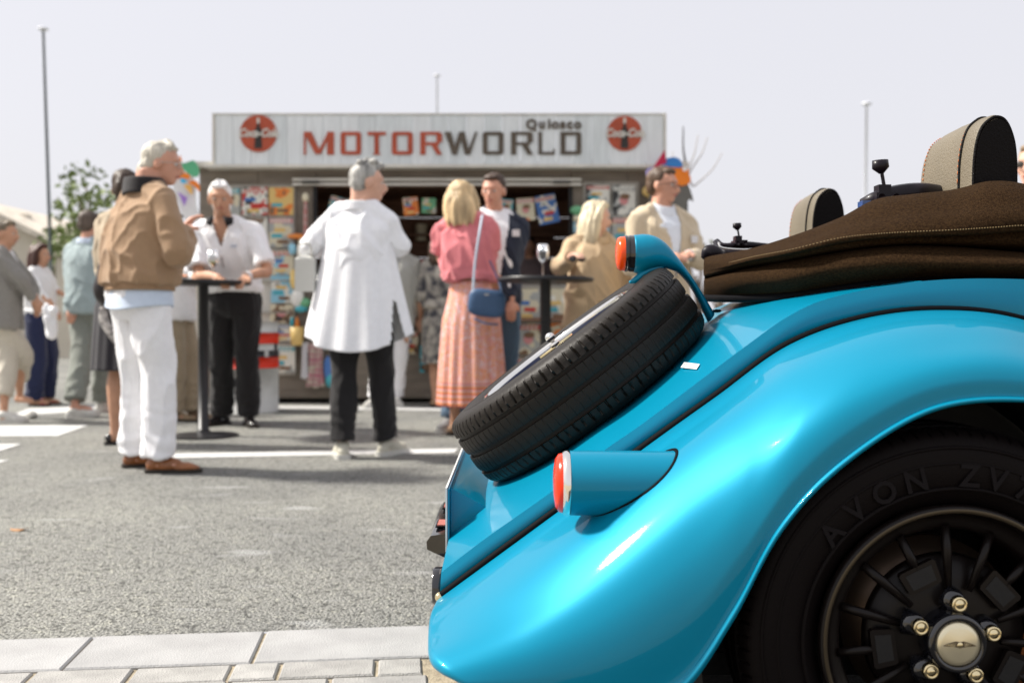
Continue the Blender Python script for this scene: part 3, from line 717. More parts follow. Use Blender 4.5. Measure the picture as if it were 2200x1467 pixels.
obj('shaft', cyl(rp + [0, 0, .02], rp + [0, 0, .5], .035, n=14), M_dr, r); obj('knob', ell(rp + [0, 0, .54], (.045, .045, .045)), M_dw, r); obj('foot_plate', cyl(rp, rp + [0, 0, .02], .12, n=20), M_dw, r)

# bar tables
M_tab = mat('bar_table_black', (.012, .012, .014), .4, spec=.5)
def bartable(x, Y, rt, label, g='black bar tables'):
    b = np.array([x, Y, 0.]); r = root('bar_table', b, label, 'table', g)
    obj('base', revolve([(0, 0), (.24, 0), (.24, .012), (.05, .03), (.04, .05), (0, .05)], b, (0, 0, 1), 40), M_tab, r, auto=40)
    obj('column', cyl(b + [0, 0, .03], b + [0, 0, 1.075], .036, n=20), M_tab, r)
    obj('tabletop', revolve([(0, 1.07), (rt - .01, 1.07), (rt, 1.078), (rt, 1.09), (rt - .004, 1.096), (0, 1.096)], b, (0, 0, 1), 48), M_tab, r, auto=40)
T1 = np.array([(437 - 1100) / F * 7.04, 7.04, 1.096]); T2 = np.array([(1172 - 1100) / F * 6.55, 6.55, 1.096])
bartable(T1[0], T1[1], .33, 'black bar table in front of the white-haired man')
bartable(T2[0], T2[1], .32, 'black bar table with a wine glass beside the blonde woman in tan')
M_glass = mat('clear_glass', (.95, .97, .97), .02, trans=1, ior=1.45)
M_wine = mat('white_wine', (.85, .80, .45), .02, trans=1, ior=1.33)
def glass(p, label, wine=False, s=1.0, g='wine glasses'):
    p = np.array(p, float); r = root('wine_glass', p, label, 'wine glass', g)
    prof = [(0, .0), (.034, .0), (.034, .002), (.006, .006), (.0035, .012), (.0035, .085), (.008, .094), (.028, .112), (.039, .14), (.040, .165), (.033, .215), (.0322, .215), (.0388, .165), (.0378, .14), (.027, .114), (.008, .097), (0, .096)]
    obj('bowl', revolve([(a * s, b * s) for a, b in prof], p, (0, 0, 1), 28), M_glass, r)
    if wine: obj('wine', revolve([(0, .099 * s), (.008 * s, .1 * s), (.026 * s, .115 * s), (.036 * s, .138 * s), (0, .138 * s)], p, (0, 0, 1), 20), M_wine, r)
glass(T2 + [-.02, -.05, 0], 'empty wine glass standing on the bar table left of the woman in tan', False)
glass(T1 + [.085, -.06, 0], 'wine glass in front of the white-haired man', True)
glass(T1 + [-.10, -.14, 0], 'wine glass behind the orange snack bowl', False, .9)
bp_ = T1 + [-.09, -.2, 0]
r = root('snack_bowl', bp_, 'small bowl of orange snacks on the left bar table', 'bowl')
obj('dish', revolve([(0, 0), (.03, 0), (.05, .02), (.048, .021), (.028, .004), (0, .004)], bp_, (0, 0, 1), 24), M_dw, r)
obj('snacks', lumps([bp_ + [random.uniform(-.035, .035), random.uniform(-.035, .035), .02 + random.uniform(0, .008)] for _ in range(26)], .009, 2), Pm['orange'], r, kind='stuff')
# ------------------------------------------------------------------ the blue roadster
M_paint = mat('sky_blue_paint', (.0, .205, .335), .42, metal=.18, coat=.40, spec=.1)
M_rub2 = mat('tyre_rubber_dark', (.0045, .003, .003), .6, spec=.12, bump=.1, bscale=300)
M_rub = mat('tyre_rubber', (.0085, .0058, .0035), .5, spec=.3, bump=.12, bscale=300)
M_trim_b = mat('black_rubber_trim', (.003, .003, .004), .7, spec=.08)
M_chr = mat('chrome', (.85, .84, .80), .06, metal=1)
M_gold = mat('brass_chrome', (.78, .66, .40), .12, metal=1)
M_alloy = mat('black_alloy', (.006, .004, .0035), .4, metal=.1, coat=.05, spec=.25)
M_hub = mat('brushed_cap', (.82, .74, .52), .28, metal=.7)
M_glossb = mat('gloss_black', (.006, .006, .008), .08, coat=1)
M_lensr = mat('red_lens', (.80, .030, .003), .2, coat=.25, spec=.4)
M_lensa = mat('amber_lens', (.85, .075, .003), .2, coat=.3, spec=.4)
M_moh = mat('brown_mohair', (.042, .023, .010), .95, sheen=0, spec=.06, col2=(.019, .010, .0045), scale=240, bump=.6, bscale=600)
M_seam = mat('seam_thread', (.15, .10, .04), .8)
M_lea = mat('tan_leather', (.155, .13, .09), .5, var=.12, scale=6, bump=.35, bscale=260)
M_leab = mat('black_leather', (.003, .002, .002), .6, spec=.15, bump=.3, bscale=260)
M_orth = mat('orange_thread', (.45, .13, .03), .8)
M_plate = mat('plate_white', (.7, .7, .68), .4)
CY = 2.25
car = root('roadster', (.6494, CY, 0), 'bright blue classic roadster with spare wheel on its tail and brown folded roof', 'car')
mir = lambda V: np.asarray(V) * [1, -1, 1] + [0, 2 * CY, 0]
def fm(VF): return mir(VF[0]), [list(f)[::-1] for f in VF[1]]

# wing: rows from junction with the body (J) over the crown to the arch lip (P)
J = [(945, 1284), (1070, 1191), (1200, 1096), (1400, 950), (1540, 851), (1690, 744), (1850, 687), (2020, 668), (2200, 690), (2430, 780), (2700, 960)]
C = [(929, 1368), (1085, 1278), (1228, 1172), (1434, 1006), (1571, 896), (1712, 793), (1862, 724), (2020, 696), (2200, 708), (2440, 800), (2740, 990)]
B_ = [(936, 1404), (1120, 1335), (1280, 1240), (1482, 1080), (1618, 960), (1742, 852), (1872, 782), (2020, 748), (2200, 752), (2430, 840), (2740, 1040)]
Pp = [(1062, 1494), (1170, 1535), (1320, 1548), (1462, 1490), (1572, 1335), (1676, 1145), (1810, 1002), (2000, 884), (2200, 862), (2400, 900), (2650, 1060)]
rows = []
for j, c, b, p in zip(J, C, B_, Pp):
    j, c, b, p = np.array(j, float), np.array(c, float), np.array(b, float), np.array(p, float)
    a = j + (c - j) * .5 + np.array([-5, -9.])
    rows.append([W(*j, 1.765), W(*a, 1.672), W(*c, 1.565), W(*b, 1.485), W(*(b + (p - b) * .28), 1.447), W(*(b + (p - b) * .6), 1.432), W(*(b + (p - b) * .88), 1.432), W(*(b + (p - b) * .945), 1.427), W(*(b + (p - b) * .975), 1.424), W(*p, 1.427)])
Gw = np.array(rows)
for q_, f_ in ((4, .28), (5, .6), (6, .88)): Gw[0, q_] += np.array([-14., 0, -6.]) * 3 * f_ * (1 - f_) * 1.43 / F
# curl of the tail edge
k0 = Gw[0]; cur = k0 + (k0 - Gw[1]) * .0
tail = k0.copy(); tail[:, 0] += .012; tail[:, 1] += .014; tail[:, 2] += .004
def uvgrid(G, nu, nv):
    A = np.stack([cr(G[:, q], nu) for q in range(G.shape[1])], 1)
    return np.stack([cr(A[q], nv) for q in range(nu)], 0)
Bw = uvgrid(Gw, 150, 84)
# rounded rolled tail rim
e0, e1 = Bw[0], Bw[1]; dirv = (e0 - e1); dirv /= np.linalg.norm(dirv, axis=1)[:, None] + 1e-9
nin = np.gradient(Bw[0], axis=0); nin /= np.linalg.norm(nin, axis=1)[:, None]
inn = np.cross(nin, dirv); 
if inn[40] @ np.array([0, 1., 0]) < 0: inn = -inn
roll = [e0 + dirv * .010 * math.sin(t) + inn * .010 * (1 - math.cos(t)) for t in np.linspace(math.pi, .3, 8)]
Bw = np.concatenate([np.array(roll), Bw], 0)
wing = obj('rear_wing', gridmesh(Bw), M_paint, car); solid_mod(wing, .004, 0)
w2 = obj('rear_wing', fm(gridmesh(Bw)), M_paint, car); solid_mod(w2, .004, 0)
# lip bead
lip = Bw[8:, -1]
jl = np.array([W(x, y - 2, 1.758) for x, y in J])
for f in (lambda v: v, mir): obj('piping', tube(f(jl), .0078, 10, 120), M_trim_b, car)
obj('piping_end', ell(jl[0], (.009, .009, .009)), M_gold, car)
# inner arch
for f in (lambda q: q, fm):
    hc = np.array([.6494, 1.47, .3177])
    a = np.linspace(R(-60), R(245), 40)
    Bq = np.array([[hc + [math.cos(t) * .375, dy, math.sin(t) * .375] for dy in (-.01, .1, .29)] for t in a])
    obj('wheel_arch_liner', f(gridmesh(Bq)), M_dark, car)
    obj('inner_wing', f(([(-.02, 1.765, .22), (1.9, 1.765, .14), (1.9, 1.765, .60), (1.1, 1.765, .62), (.9, 1.765, .70), (.5, 1.765, .66), (.2, 1.765, .5), (.02, 1.765, .34)], [list(range(8))])), M_dark, car, smooth=False)
# body side panel and deck
Kc = [(948, 1229), (1042, 1157), (1189, 1053), (1297, 968), (1390, 903), (1587, 755), (1700, 676), (1800, 636), (1982, 604), (2200, 600), (2500, 622), (2900, 660)]
J2 = [(945, 1285), (1042, 1213), (1170, 1120), (1297, 1026), (1400, 950), (1580, 826), (1700, 738), (1830, 694), (1982, 669), (2200, 690), (2460, 795), (2800, 1010)]
G2 = []
for k, j in zip(Kc, J2):
    k_, j_ = W(*k, 1.773), W(*j, 1.768)
    G2.append([j_, j_ * .5 + k_ * .5 + [0, -.004, 0], k_])
Bs = uvgrid(np.array(G2), 110, 8)
G3 = []
for i, k in enumerate(Kc):
    k_ = W(*k, 1.773); m_ = mir(k_[None])[0]
    cz = .020 if i < 9 else -.02
    G3.append([k_, k_ * .97 + m_ * .03 + [0, 0, .002], k_ * .75 + m_ * .25 + [0, 0, cz * .75], k_ * .5 + m_ * .5 + [0, 0, cz], k_ * .25 + m_ * .75 + [0, 0, cz * .75], k_ * .03 + m_ * .97 + [0, 0, .002], m_])
n_deck = 8
Bd = uvgrid(np.array(G3[:n_deck + 1]), 90, 40)
obj('side_panel', gridmesh(Bs), M_paint, car); obj('side_panel', fm(gridmesh(Bs)), M_paint, car)
dk = obj('rear_deck', gridmesh(Bd), M_paint, car, auto=50)
# rear valance and floor pan
a_, b_ = W(948, 1229, 1.773), W(945, 1290, 1.768)
lo = .17
obj('rear_valance', ([a_, mir(a_[None])[0], mir(b_[None])[0], b_, b_ + [.03, 0, lo - b_[2]], mir((b_ + [.03, 0, lo - b_[2]])[None])[0]], [[0, 1, 2, 3], [3, 2, 5, 4]]), M_paint, car, smooth=False)
obj('floor_pan', bbox2(-.08, 1.9, 1.80, 2.70, .15, .19), M_dark, car, smooth=False)
# cabin tub forward (mostly outside the frame)
Kf = [W(*k, 1.815) for k in Kc[8:]]
obj('cabin_floor', bbox2(.85, 1.9, 1.83, 2.67, .35, .37), M_dark, car, smooth=False)
obj('rear_bulkhead', bbox2(.62, .66, 1.84, 2.66, .30, .84), M_moh, car, smooth=False)
# spare wheel ---------------------------------------------------------
SA = R(36.9); sn = np.array([-math.sin(SA), -.012, math.cos(SA)]); sn /= np.linalg.norm(sn); ss = np.array([math.cos(SA), 0, math.sin(SA)])
scn = np.array([.150, CY, .668])
def tyre_geo(center, axis, Rr, Wd, rim, ref, nseg=960, nt=96, spare=True):
    """profile from outer bead (h=+) over tread to inner bead (h=-); lateral slots cut into the tread"""
    axis = np.array(axis, float); ref = np.array(ref, float)
    u = ref - axis * (ref @ axis); u /= np.linalg.norm(u); v = np.cross(axis, u)
    hw = Wd / 2
    prof = [(rim, hw * .72, 0), (rim + .012, hw * .86, 0), (rim + .03, hw * .95, 0), (rim + (Rr - rim) * .5, hw * 1.0, 0), (Rr - .038, hw * .98, 0), (Rr - .026, hw * .955, 0), (Rr - .017, hw * .92, 0), (Rr - .011, hw * .87, 2), (Rr - .006, hw * .79, 1), (Rr - .003, hw * .68, 1), (Rr - .002, hw * .56, 1)]
    grooves = [.50, .0, -.50]
    t = []
    for gpos in grooves:
        t += [(Rr - .0018, hw * (gpos + .055), 3), (Rr - .009, hw * (gpos + .05), 0), (Rr - .009, hw * (gpos - .05), 0), (Rr - .001, hw * (gpos - .055), 3)]
        if gpos > -.5: t += [(Rr, hw * (gpos - .14), 3), (Rr, hw * (gpos - .25), 3), (Rr, hw * (gpos - .36), 3)]
    prof = prof + t + [(r_, -h_, k_) for r_, h_, k_ in prof[::-1]]
    prof = np.array(prof); a = np.linspace(0, 2 * math.pi, nseg, endpoint=False)
    q = len(prof); Bq = np.zeros((nseg, q, 3))
    per = nseg / nt
    idx = np.arange(nseg)
    for j in range(q):
        r_ = np.full(nseg, prof[j, 0])
        sh = int(round(prof[j, 1] / hw * 3.2))
        ph = (idx + sh) % per
        if prof[j, 2] == 1: r_ = r_ - np.where((ph < 2) & ((j % 2 == 0) | (idx // per % 2 == 0)), .0045, 0)
        if prof[j, 2] == 2: r_ = r_ - np.where(ph < 2, .0012, 0)
        if prof[j, 2] == 3: r_ = r_ - np.where(((idx + sh * 2) % (per)) < 1, .0014, 0)
        Bq[:, j] = center + prof[j, 1] * axis + r_[:, None] * (np.cos(a)[:, None] * u + np.sin(a)[:, None] * v)
    return gridmesh(Bq, True, False)
spare = obj('spare_wheel', tyre_geo(scn + sn * .006, sn, .306, .174, .192, (0, 1, 0)), M_rub, car, auto=35)
uy = np.array([0, 1., 0])
# sidewall ribs, rim with polished edge, hub
obj('rim_edge', revolve([(.206, .0815), (.203, .087), (.197, .089), (.192, .085), (.190, .078)], scn, sn, 96, uy), M_chr, spare)
obj('rim_barrel', revolve([(.190, .079), (.182, .07), (.176, .05), (.172, .0), (.168, -.05)], scn, sn, 96, uy), mat('blue_black_barrel', (.004, .008, .03), .5, spec=.2), spare)
obj('sidewall_rib', revolve([(.250, .0925), (.252, .0945), (.255, .0925)], scn, sn, 96, uy), M_rub, spare)
obj('wheel_disc', revolve([(.172, -.03), (.14, -.02), (.10, .01), (.05, .03), (0, .03)], scn, sn, 64, uy), M_dark, spare)
for k in range(12):
    t = k * math.tau / 12; dvec = math.cos(t) * uy + math.sin(t) * ss
    obj('spoke', tube([scn + dvec * .055 + sn * .045, scn + dvec * .12 + sn * .040, scn + dvec * .178 + sn * .045], [.012, .008, .009], 6), M_alloy, spare)
obj('clamp_bar', tube([scn - ss * .045 + sn * .082, scn + ss * .045 + sn * .082], .005, 8), M_gold, spare)
hb = scn + sn * .095
obj('hub_knob', join(ell(hb + sn * .012, (.0115, .0115, .0115), 18, 12), tube([hb - sn * .05, hb - sn * .004], [.006, .006], 10), revolve([(0, -.01), (.012, -.01), (.014, -.004), (.007, 0)], hb, sn, 20)), M_chr, spare)
# recess under the spare, in the deck: dark ring seal
rec = revolve([(.280, -.100), (.290, -.0905), (.302, -.0895), (.305, -.0935)], scn, sn, 90, uy); obj('recess_seal', rec, M_trim_b, car)
obj('recess_floor', revolve([(0, -.098), (.30, -.094)], scn, sn, 90, uy), M_dark, car)
# number plate with carrier, lamp housing, fog lamp, exhaust
obj('number_plate', bbox2(-.1325, -.1290, 1.98, 2.66, .331, .458), [M_plate], car, smooth=False)
obj('plate_carrier', join(bbox2(-.1285, -.125, 1.984, 2.656, .334, .455), prism([(-.1245, 2.02, .335), (-.1245, 2.02, .452), (-.03, 2.02, .40)], (0, 1, 0), .58)), M_paint, car, smooth=False)
hx = [(-.128, .352), (-.168, .346), (-.177, .334), (-.176, .318), (-.128, .296)]
hou = obj('plate_lamp_housing', prism([(x, 2.06, z) for x, z in hx], (0, 1, 0), .40), M_glossb, car, smooth=False)
for y in (2.12, 2.33): 
    l_ = obj('lamp_well', bbox2(-.163, -.137, y, y + .07, .3505, .3535), M_trim_b, hou, smooth=False); obj('lamp_lens', bbox2(-.160, -.140, y + .006, y + .064, .3537, .3560), mat('rose_lens', (.35, .12, .10), .2), hou, smooth=False)
obj('fog_lamp', revolve([(0, 0), (.036, 0), (.038, .004), (.038, .02), (.03, .03), (0, .03)], np.array([-.158, 2.0, .258]), (1, 0, 0), 32), M_glossb, car, auto=40)
obj('fog_lamp', revolve([(0, 0), (.036, 0), (.038, .004), (.038, .02), (.03, .03), (0, .03)], np.array([-.158, 2.5, .258]), (1, 0, 0), 32), M_glossb, car, auto=40)
# tail lamps on the wings
def taillamp(y, rr_, near=True):
    z = CH - (1037 - 700) / F * 1.6
    x0, x1 = W(1224, 0, 1.6)[0], W(1450, 0, 1.6)[0]
    cc = np.array([x0, y, z]); ax = (1, 0, 0)
    pod = obj('tail_lamp_pod', revolve([(rr_, 0), (rr_ * 1.005, .03), (rr_ * 1.0, .08), (rr_ * .985, x1 - x0)], cc, ax, 48), M_paint, car)
    obj('lamp_bezel', revolve([(rr_ * .86, -.013), (rr_ * .97, -.012), (rr_ * 1.02, -.006), (rr_ * 1.02, -.002), (rr_ * .99, .0)], cc, ax, 48), M_chr, pod)
    obj('lens', revolve([(rr_ * .93, -.011), (rr_ * .90, -.018), (rr_ * .74, -.0235), (rr_ * .4, -.026), (0, -.0265)], cc, ax, 48), M_lensr, pod)
    return pod
taillamp(1.60, .0515); taillamp(2 * CY - 1.60, .0515)
from mathutils.bvhtree import BVHTree
wv_, wf_ = gridmesh(Bw); dv_, df_ = gridmesh(Bd)
bv = [BVHTree.FromPolygons([tuple(v) for v in q[0]], q[1]) for q in ((wv_, wf_), gridmesh(Bs))]
gl = []
for t in np.linspace(0, 2 * math.pi, 60, endpoint=False):
    o_ = Vector((.10, 1.60 + .0518 * math.cos(t), CH - (1037 - 700) / F * 1.6 + .0518 * math.sin(t)))
    hits_ = [h[0] for h in (b.ray_cast(o_, Vector((1, 0, 0)), .6) for b in bv) if h[0]]
    if hits_: gl.append(min(hits_, key=lambda q: q.x) + Vector((-.0005, 0, 0)))
for f in (lambda v: v, mir): obj('lamp_gasket', tube(f(np.array(gl)), .0038, 8, 160, closed=True), M_trim_b, car)
gk = [(1228, 1106), (1250, 1106), (1285, 1096), (1325, 1073), (1365, 1035), (1393, 996), (1408, 968)]
yy = [1.578, 1.566, 1.553, 1.548, 1.556, 1.578, 1.598]
# centre lamp on its curved stalk over the spare wheel
st = [((1361, 505), (1361, 585), .042), ((1385, 503), (1378, 590), .042), ((1408, 508), (1400, 582), .040), ((1430, 523), (1424, 577), .036), ((1452, 549), (1445, 581), .032), ((1475, 580), (1463, 592), .028), ((1502, 620), (1488, 624), .025), ((1534, 672), (1521, 692), .022)]
Bst = []
for (tp, bt, hw_) in st:
    a, b = W(*tp, CY), W(*bt, CY); c_ = (a + b) / 2; h_ = (a - b) / 2
    Bst.append([c_ + h_ * math.cos(t) + uy * hw_ * math.sin(t) for t in np.linspace(0, 2 * math.pi, 24, endpoint=False)])
Bst = np.array(Bst); Bst = np.stack([cr(Bst[:, q], 50) for q in range(24)], 1)
stalk = obj('brake_lamp_stalk', gridmesh(Bst, False, True, True), M_paint, car)
obj('stalk_lip', tube([W(1352, 607, CY - .01), W(1368, 600, CY - .01), W(1392, 583, CY - .012), W(1425, 573, CY - .012)], [.003, .008, .010, .006], 10, 20), M_paint, stalk)
lc = W(1361, 545, CY)
obj('lamp_ring', revolve([(.030, -.021), (.0405, -.021), (.0415, -.018), (.0415, -.0145), (.0395, -.0135), (.0395, -.0115), (.0415, -.0105), (.0415, .0), (.03, .0)], lc, (1, 0, 0), 40), M_glossb, stalk, auto=40)
obj('lens', revolve([(.0385, -.0205), (.0385, -.030), (.035, -.036), (.02, -.0395), (0, -.040)], lc, (1, 0, 0), 40), M_lensa, stalk)
obj('stalk_slot', ell(W(1540, 668, CY), (.009, .03, .004)), M_trim_b, car)
# label sticker on the deck
q = [W(1463, 791, 1.83), W(1497, 795, 1.83), W(1504, 783, 1.87), W(1471, 779, 1.87)]
nn = sn * .0015
def deck_y(px, py, off=.0012):
    # intersect the view ray with the deck plane near the sticker
    p0, p1, p2 = Bd[45, 0], Bd[60, 0], Bd[52, 6]
    n_ = np.cross(p1 - p0, p2 - p0); n_ /= np.linalg.norm(n_)
    if n_[2] < 0: n_ = -n_
    d_ = np.array([(px - 1100) / F, 1, -(py - 700) / F]); o_ = np.array([0, 0, CH])
    t_ = ((p0 - o_) @ n_) / (d_ @ n_); return o_ + d_ * t_ + n_ * off, n_
stk = [deck_y(x, y)[0] for x, y in ((1463, 790), (1497, 794), (1504, 783), (1471, 779))]
stn = deck_y(1480, 786)[1]
sti = obj('deck_sticker', prism(stk, -stn, .0008), M_plate, car, smooth=False)
for i in range(3):
    for j in range(2):
        c_ = stk[0] + (stk[1] - stk[0]) * (.1 + .13 * i) + (stk[3] - stk[0]) * (.25 + .4 * j) + stn * .0004
        obj('printed_dot', box(c_, (.0022, .0022, .0012)), M_dark, sti, smooth=False)

# folded roof: stations (px) with rows of (py, depth)
S = [
 (1514, [(637, 2.42), (620, 2.38), (604, 2.38), (598, 2.46), (592, 2.37), (584, 2.36), (579, 2.36), (566, 2.36), (556, 2.42), (560, 2.60), (590, 2.75)]),
 (1560, [(638, 2.24), (612, 2.17), (592, 2.18), (586, 2.27), (580, 2.17), (574, 2.15), (571, 2.14), (558, 2.16), (546, 2.25), (556, 2.45), (590, 2.78)]),
 (1620, [(637, 2.10), (605, 2.02), (581, 2.04), (574, 2.12), (567, 2.03), (560, 2.01), (557, 1.99), (546, 2.04), (534, 2.16), (548, 2.40), (585, 2.80)]),
 (1700, [(633, 1.97), (597, 1.90), (566, 1.93), (561, 2.00), (555, 1.92), (547, 1.90), (542, 1.88), (528, 1.94), (510, 2.06), (530, 2.40), (580, 2.80)]),
 (1800, [(619, 1.89), (580, 1.835), (549, 1.86), (545, 1.94), (536, 1.86), (524, 1.85), (518, 1.83), (497, 1.88), (473, 2.00), (495, 2.35), (575, 2.80)]),
 (1880, [(608, 1.86), (572, 1.805), (539, 1.84), (535, 1.92), (527, 1.85), (514, 1.84), (509, 1.815), (476, 1.86), (431, 1.98), (470, 2.30), (570, 2.80)]),
 (1960, [(603, 1.85), (570, 1.795), (535, 1.83), (531, 1.91), (522, 1.84), (509, 1.83), (504, 1.805), (466, 1.84), (419, 1.96), (455, 2.30), (568, 2.80)]),
 (2050, [(600, 1.845), (569, 1.785), (536, 1.825), (532, 1.905), (521, 1.835), (505, 1.83), (500, 1.80), (458, 1.83), (410, 1.95), (440, 2.30), (566, 2.80)]),
 (2130, [(599, 1.84), (570, 1.78), (541, 1.82), (537, 1.90), (522, 1.83), (500, 1.825), (495, 1.80), (450, 1.82), (392, 1.93), (430, 2.30), (566, 2.80)]),
 (2215, [(599, 1.84), (571, 1.78), (547, 1.82), (543, 1.90), (524, 1.83), (496, 1.825), (491, 1.80), (452, 1.82), (402, 1.93), (432, 2.30), (566, 2.80)]),
 (2330, [(600, 1.84), (574, 1.79), (552, 1.82), (548, 1.88), (532, 1.83), (508, 1.83), (504, 1.81), (480, 1.83), (450, 1.93), (470, 2.30), (566, 2.80)]),
 (2420, [(604, 1.86), (584, 1.83), (570, 1.85), (566, 1.88), (560, 1.86), (556, 1.86), (552, 1.86), (548, 1.88), (540, 1.95), (545, 2.30), (566, 2.80)])]
GT = np.array([[W(px, py, y) for py, y in r_] for px, r_ in S])
AT = np.stack([cr(GT[:, q], 120) for q in range(GT.shape[1])], 1)
BT = np.stack([cr(AT[q], 80) for q in range(120)], 0)
Pn = BT.reshape(-1, 3); dn = fnoise(Pn, 5, (2.2, 1.5, 4), 3) * .004
BT = (Pn + np.c_[dn * 0, -dn, dn * .6]).reshape(BT.shape)
roof_o = obj('folded_roof', gridmesh(BT), M_moh, car); solid_mod(roof_o, .005, 0)
# rear end cap so the roll reads as a thick folded cloth
endc = BT[0]; cen = endc.mean(0) + [.03, 0, 0]
obj('roof_end', (np.vstack([endc, [cen]]), [[i, i + 1, len(endc)] for i in range(len(endc) - 1)]), M_moh, roof_o)
sl = AT[:, 6]; sl_ = np.array([cr(AT[q], 80)[int(6 / 10 * 79)] for q in range(120)]) + [0, -.0045, .0055]
V_, F_ = [], []
fine = cr(sl_, 900)
parts = [tube([fine[i], fine[i + 3]], .0011, 5) for i in range(6, 880, 6)]
obj('seam_stitches', join(*parts), M_seam, roof_o, kind='stuff')
obj('roof_seal', tube([W(px, r_[0][0] + 3, r_[0][1] - .012) for px, r_ in S], .009, 8, 80), M_trim_b, car)

# headrests
def headrest(Y0, wd, pxe, Ye):
    X = W(pxe, 0, Ye)[0]                       # front-left corner of the side face
    zt_ = CH + 455 / F * 1.78 if Y0 > 2.5 else CH + 455 / F * Y0; zl = .90
    # arch profile in X-Z, closed; extruded along Y
    dx = .083
    arch = [(0, zl), (0.0, zt_ - .14), (.004, zt_ - .07), (.016, zt_ - .025), (.036, zt_ - .004), (.052, zt_), (.066, zt_ - .008), (.078, zt_ - .032), (.086, zt_ - .07), (.088, zt_ - .14), (.086, zl)]
    A = cr(arch, 60); cx_, cz_ = .043, zt_ - .12
    def ring(y, s):
        return np.array([[X + cx_ + (a - cx_) * s, y, cz_ + (b - cz_) * (s if b > cz_ else 1)] for a, b in A])
    ys = [(Y0, .90), (Y0 + .004, .965), (Y0 + .012, 1.0), (Y0 + .05, 1.02), (Y0 + wd * .5, 1.03), (Y0 + wd - .06, 1.01), (Y0 + wd - .02, .96), (Y0 + wd - .004, .88), (Y0 + wd, .78)]
    h = obj('headrest', gridmesh(np.array([ring(y, s) for y, s in ys])), M_lea, car)
    obj('side_face', prism(ring(Y0 + .001, .91), (0, -1, 0), .004), M_leab, h, smooth=False)
    obj('side_face', prism(ring(Y0 + wd - .001, .79), (0, 1, 0), .004), M_leab, h)
    obj('piping', tube(ring(Y0 + .0015, .95), .0035, 8), M_leab, h)
    obj('piping', tube(ring(Y0 + .058, 1.03), .0035, 8), M_leab, h)
    for yy_, s in ((Y0 + .066, 1.026), (Y0 + wd - .026, .985)):
        rg = cr(ring(yy_, s), 200)
        obj('stitching', join(*[tube([rg[i], rg[i + 2]], .0013, 4) for i in range(2, 196, 4)]), M_orth, h, kind='stuff')
    obj('seat_back', join(prism([(X - .01, Y0 - .02, .4), (X + .09, Y0 - .02, .4), (X + .085, Y0 - .02, .89), (X + .0, Y0 - .02, .89)], (0, 1, 0), wd + .1)), M_lea, car, smooth=False)
headrest(1.97, .27, 2090, 1.97); headrest(2.73, .255, 2090, 1.78)

# roof latches
M_lat = mat('latch_black', (.008, .005, .009), .4, coat=.1, spec=.25)
def latch(c, s, name='roof_latch'):
    c = np.array(c)
    l_ = obj(name, join(box(c + [0, 0, .0], (.05 * s, .05, .014 * s)), box(c + [-.004, 0, .016 * s], (.026 * s, .03, .018 * s)), tube([c + [0, 0, .02 * s], c + [-.006 * s, 0, .055 * s]], .004 * s, 8)), M_lat, car, smooth=False)
    obj('knob', join(tube([c + [-.006 * s, 0, .05 * s], c + [-.008 * s, 0, .062 * s], c + [-.009 * s, 0, .078 * s]], [.004 * s, .014 * s, .013 * s], 12, asp=1.3)), M_lat, l_)
    for dx_ in (-.016, .014):
        obj('pivot', cyl(c + [dx_ * s, -.03, -.004], c + [dx_ * s, .03, -.004], .008 * s), M_lat, l_)
latch(W(1900, 424, 2.10), 1.0)
obj('roof_bow', tube([W(1850, 437, 2.12), W(1880, 428, 2.1), W(1930, 416, 2.1), W(1990, 412, 2.1), W(2060, 420, 2.15)], [.006, .01, .012, .012, .01], 8, 30, asp=1.6), M_lat, car)
obj('roof_bow', tube([W(1934, 408, 2.14), W(1960, 416, 2.14), W(2010, 422, 2.16)], [.006, .012, .010], 8, 20), M_lat, car)
obj('latch_block', join(box(W(1857, 444, 2.1), (.018, .03, .022))), mat('blue_black_plastic', (.01, .06, .22), .25, coat=1), car, smooth=False)
latch(W(1588, 521, 2.5), .62)
obj('roof_bow', tube([W(1537, 519, 2.5), W(1549, 540, 2.46), W(1580, 545, 2.44), W(1640, 539, 2.44)], [.006, .012, .013, .008], 8, 30), M_lat, car)
obj('roof_bow', tube([W(1540, 517, 2.52), W(1556, 527, 2.5), W(1600, 527, 2.5), W(1650, 528, 2.5)], [.006, .006, .01, .006], 8, 24), M_lat, car)
obj('chrome_strip', tube([W(1543, 521, 2.44), W(1552, 532, 2.43), W(1600, 536, 2.42), W(1645, 531, 2.42)], .0022, 6, 30), M_chr, car)
obj('fold_end', tube([W(1510, 556, 2.4), W(1522, 543, 2.4), W(1538, 545, 2.4), W(1550, 558, 2.4)], [.004, .012, .012, .008], 10, 20, asp=1.5), M_lat, car)

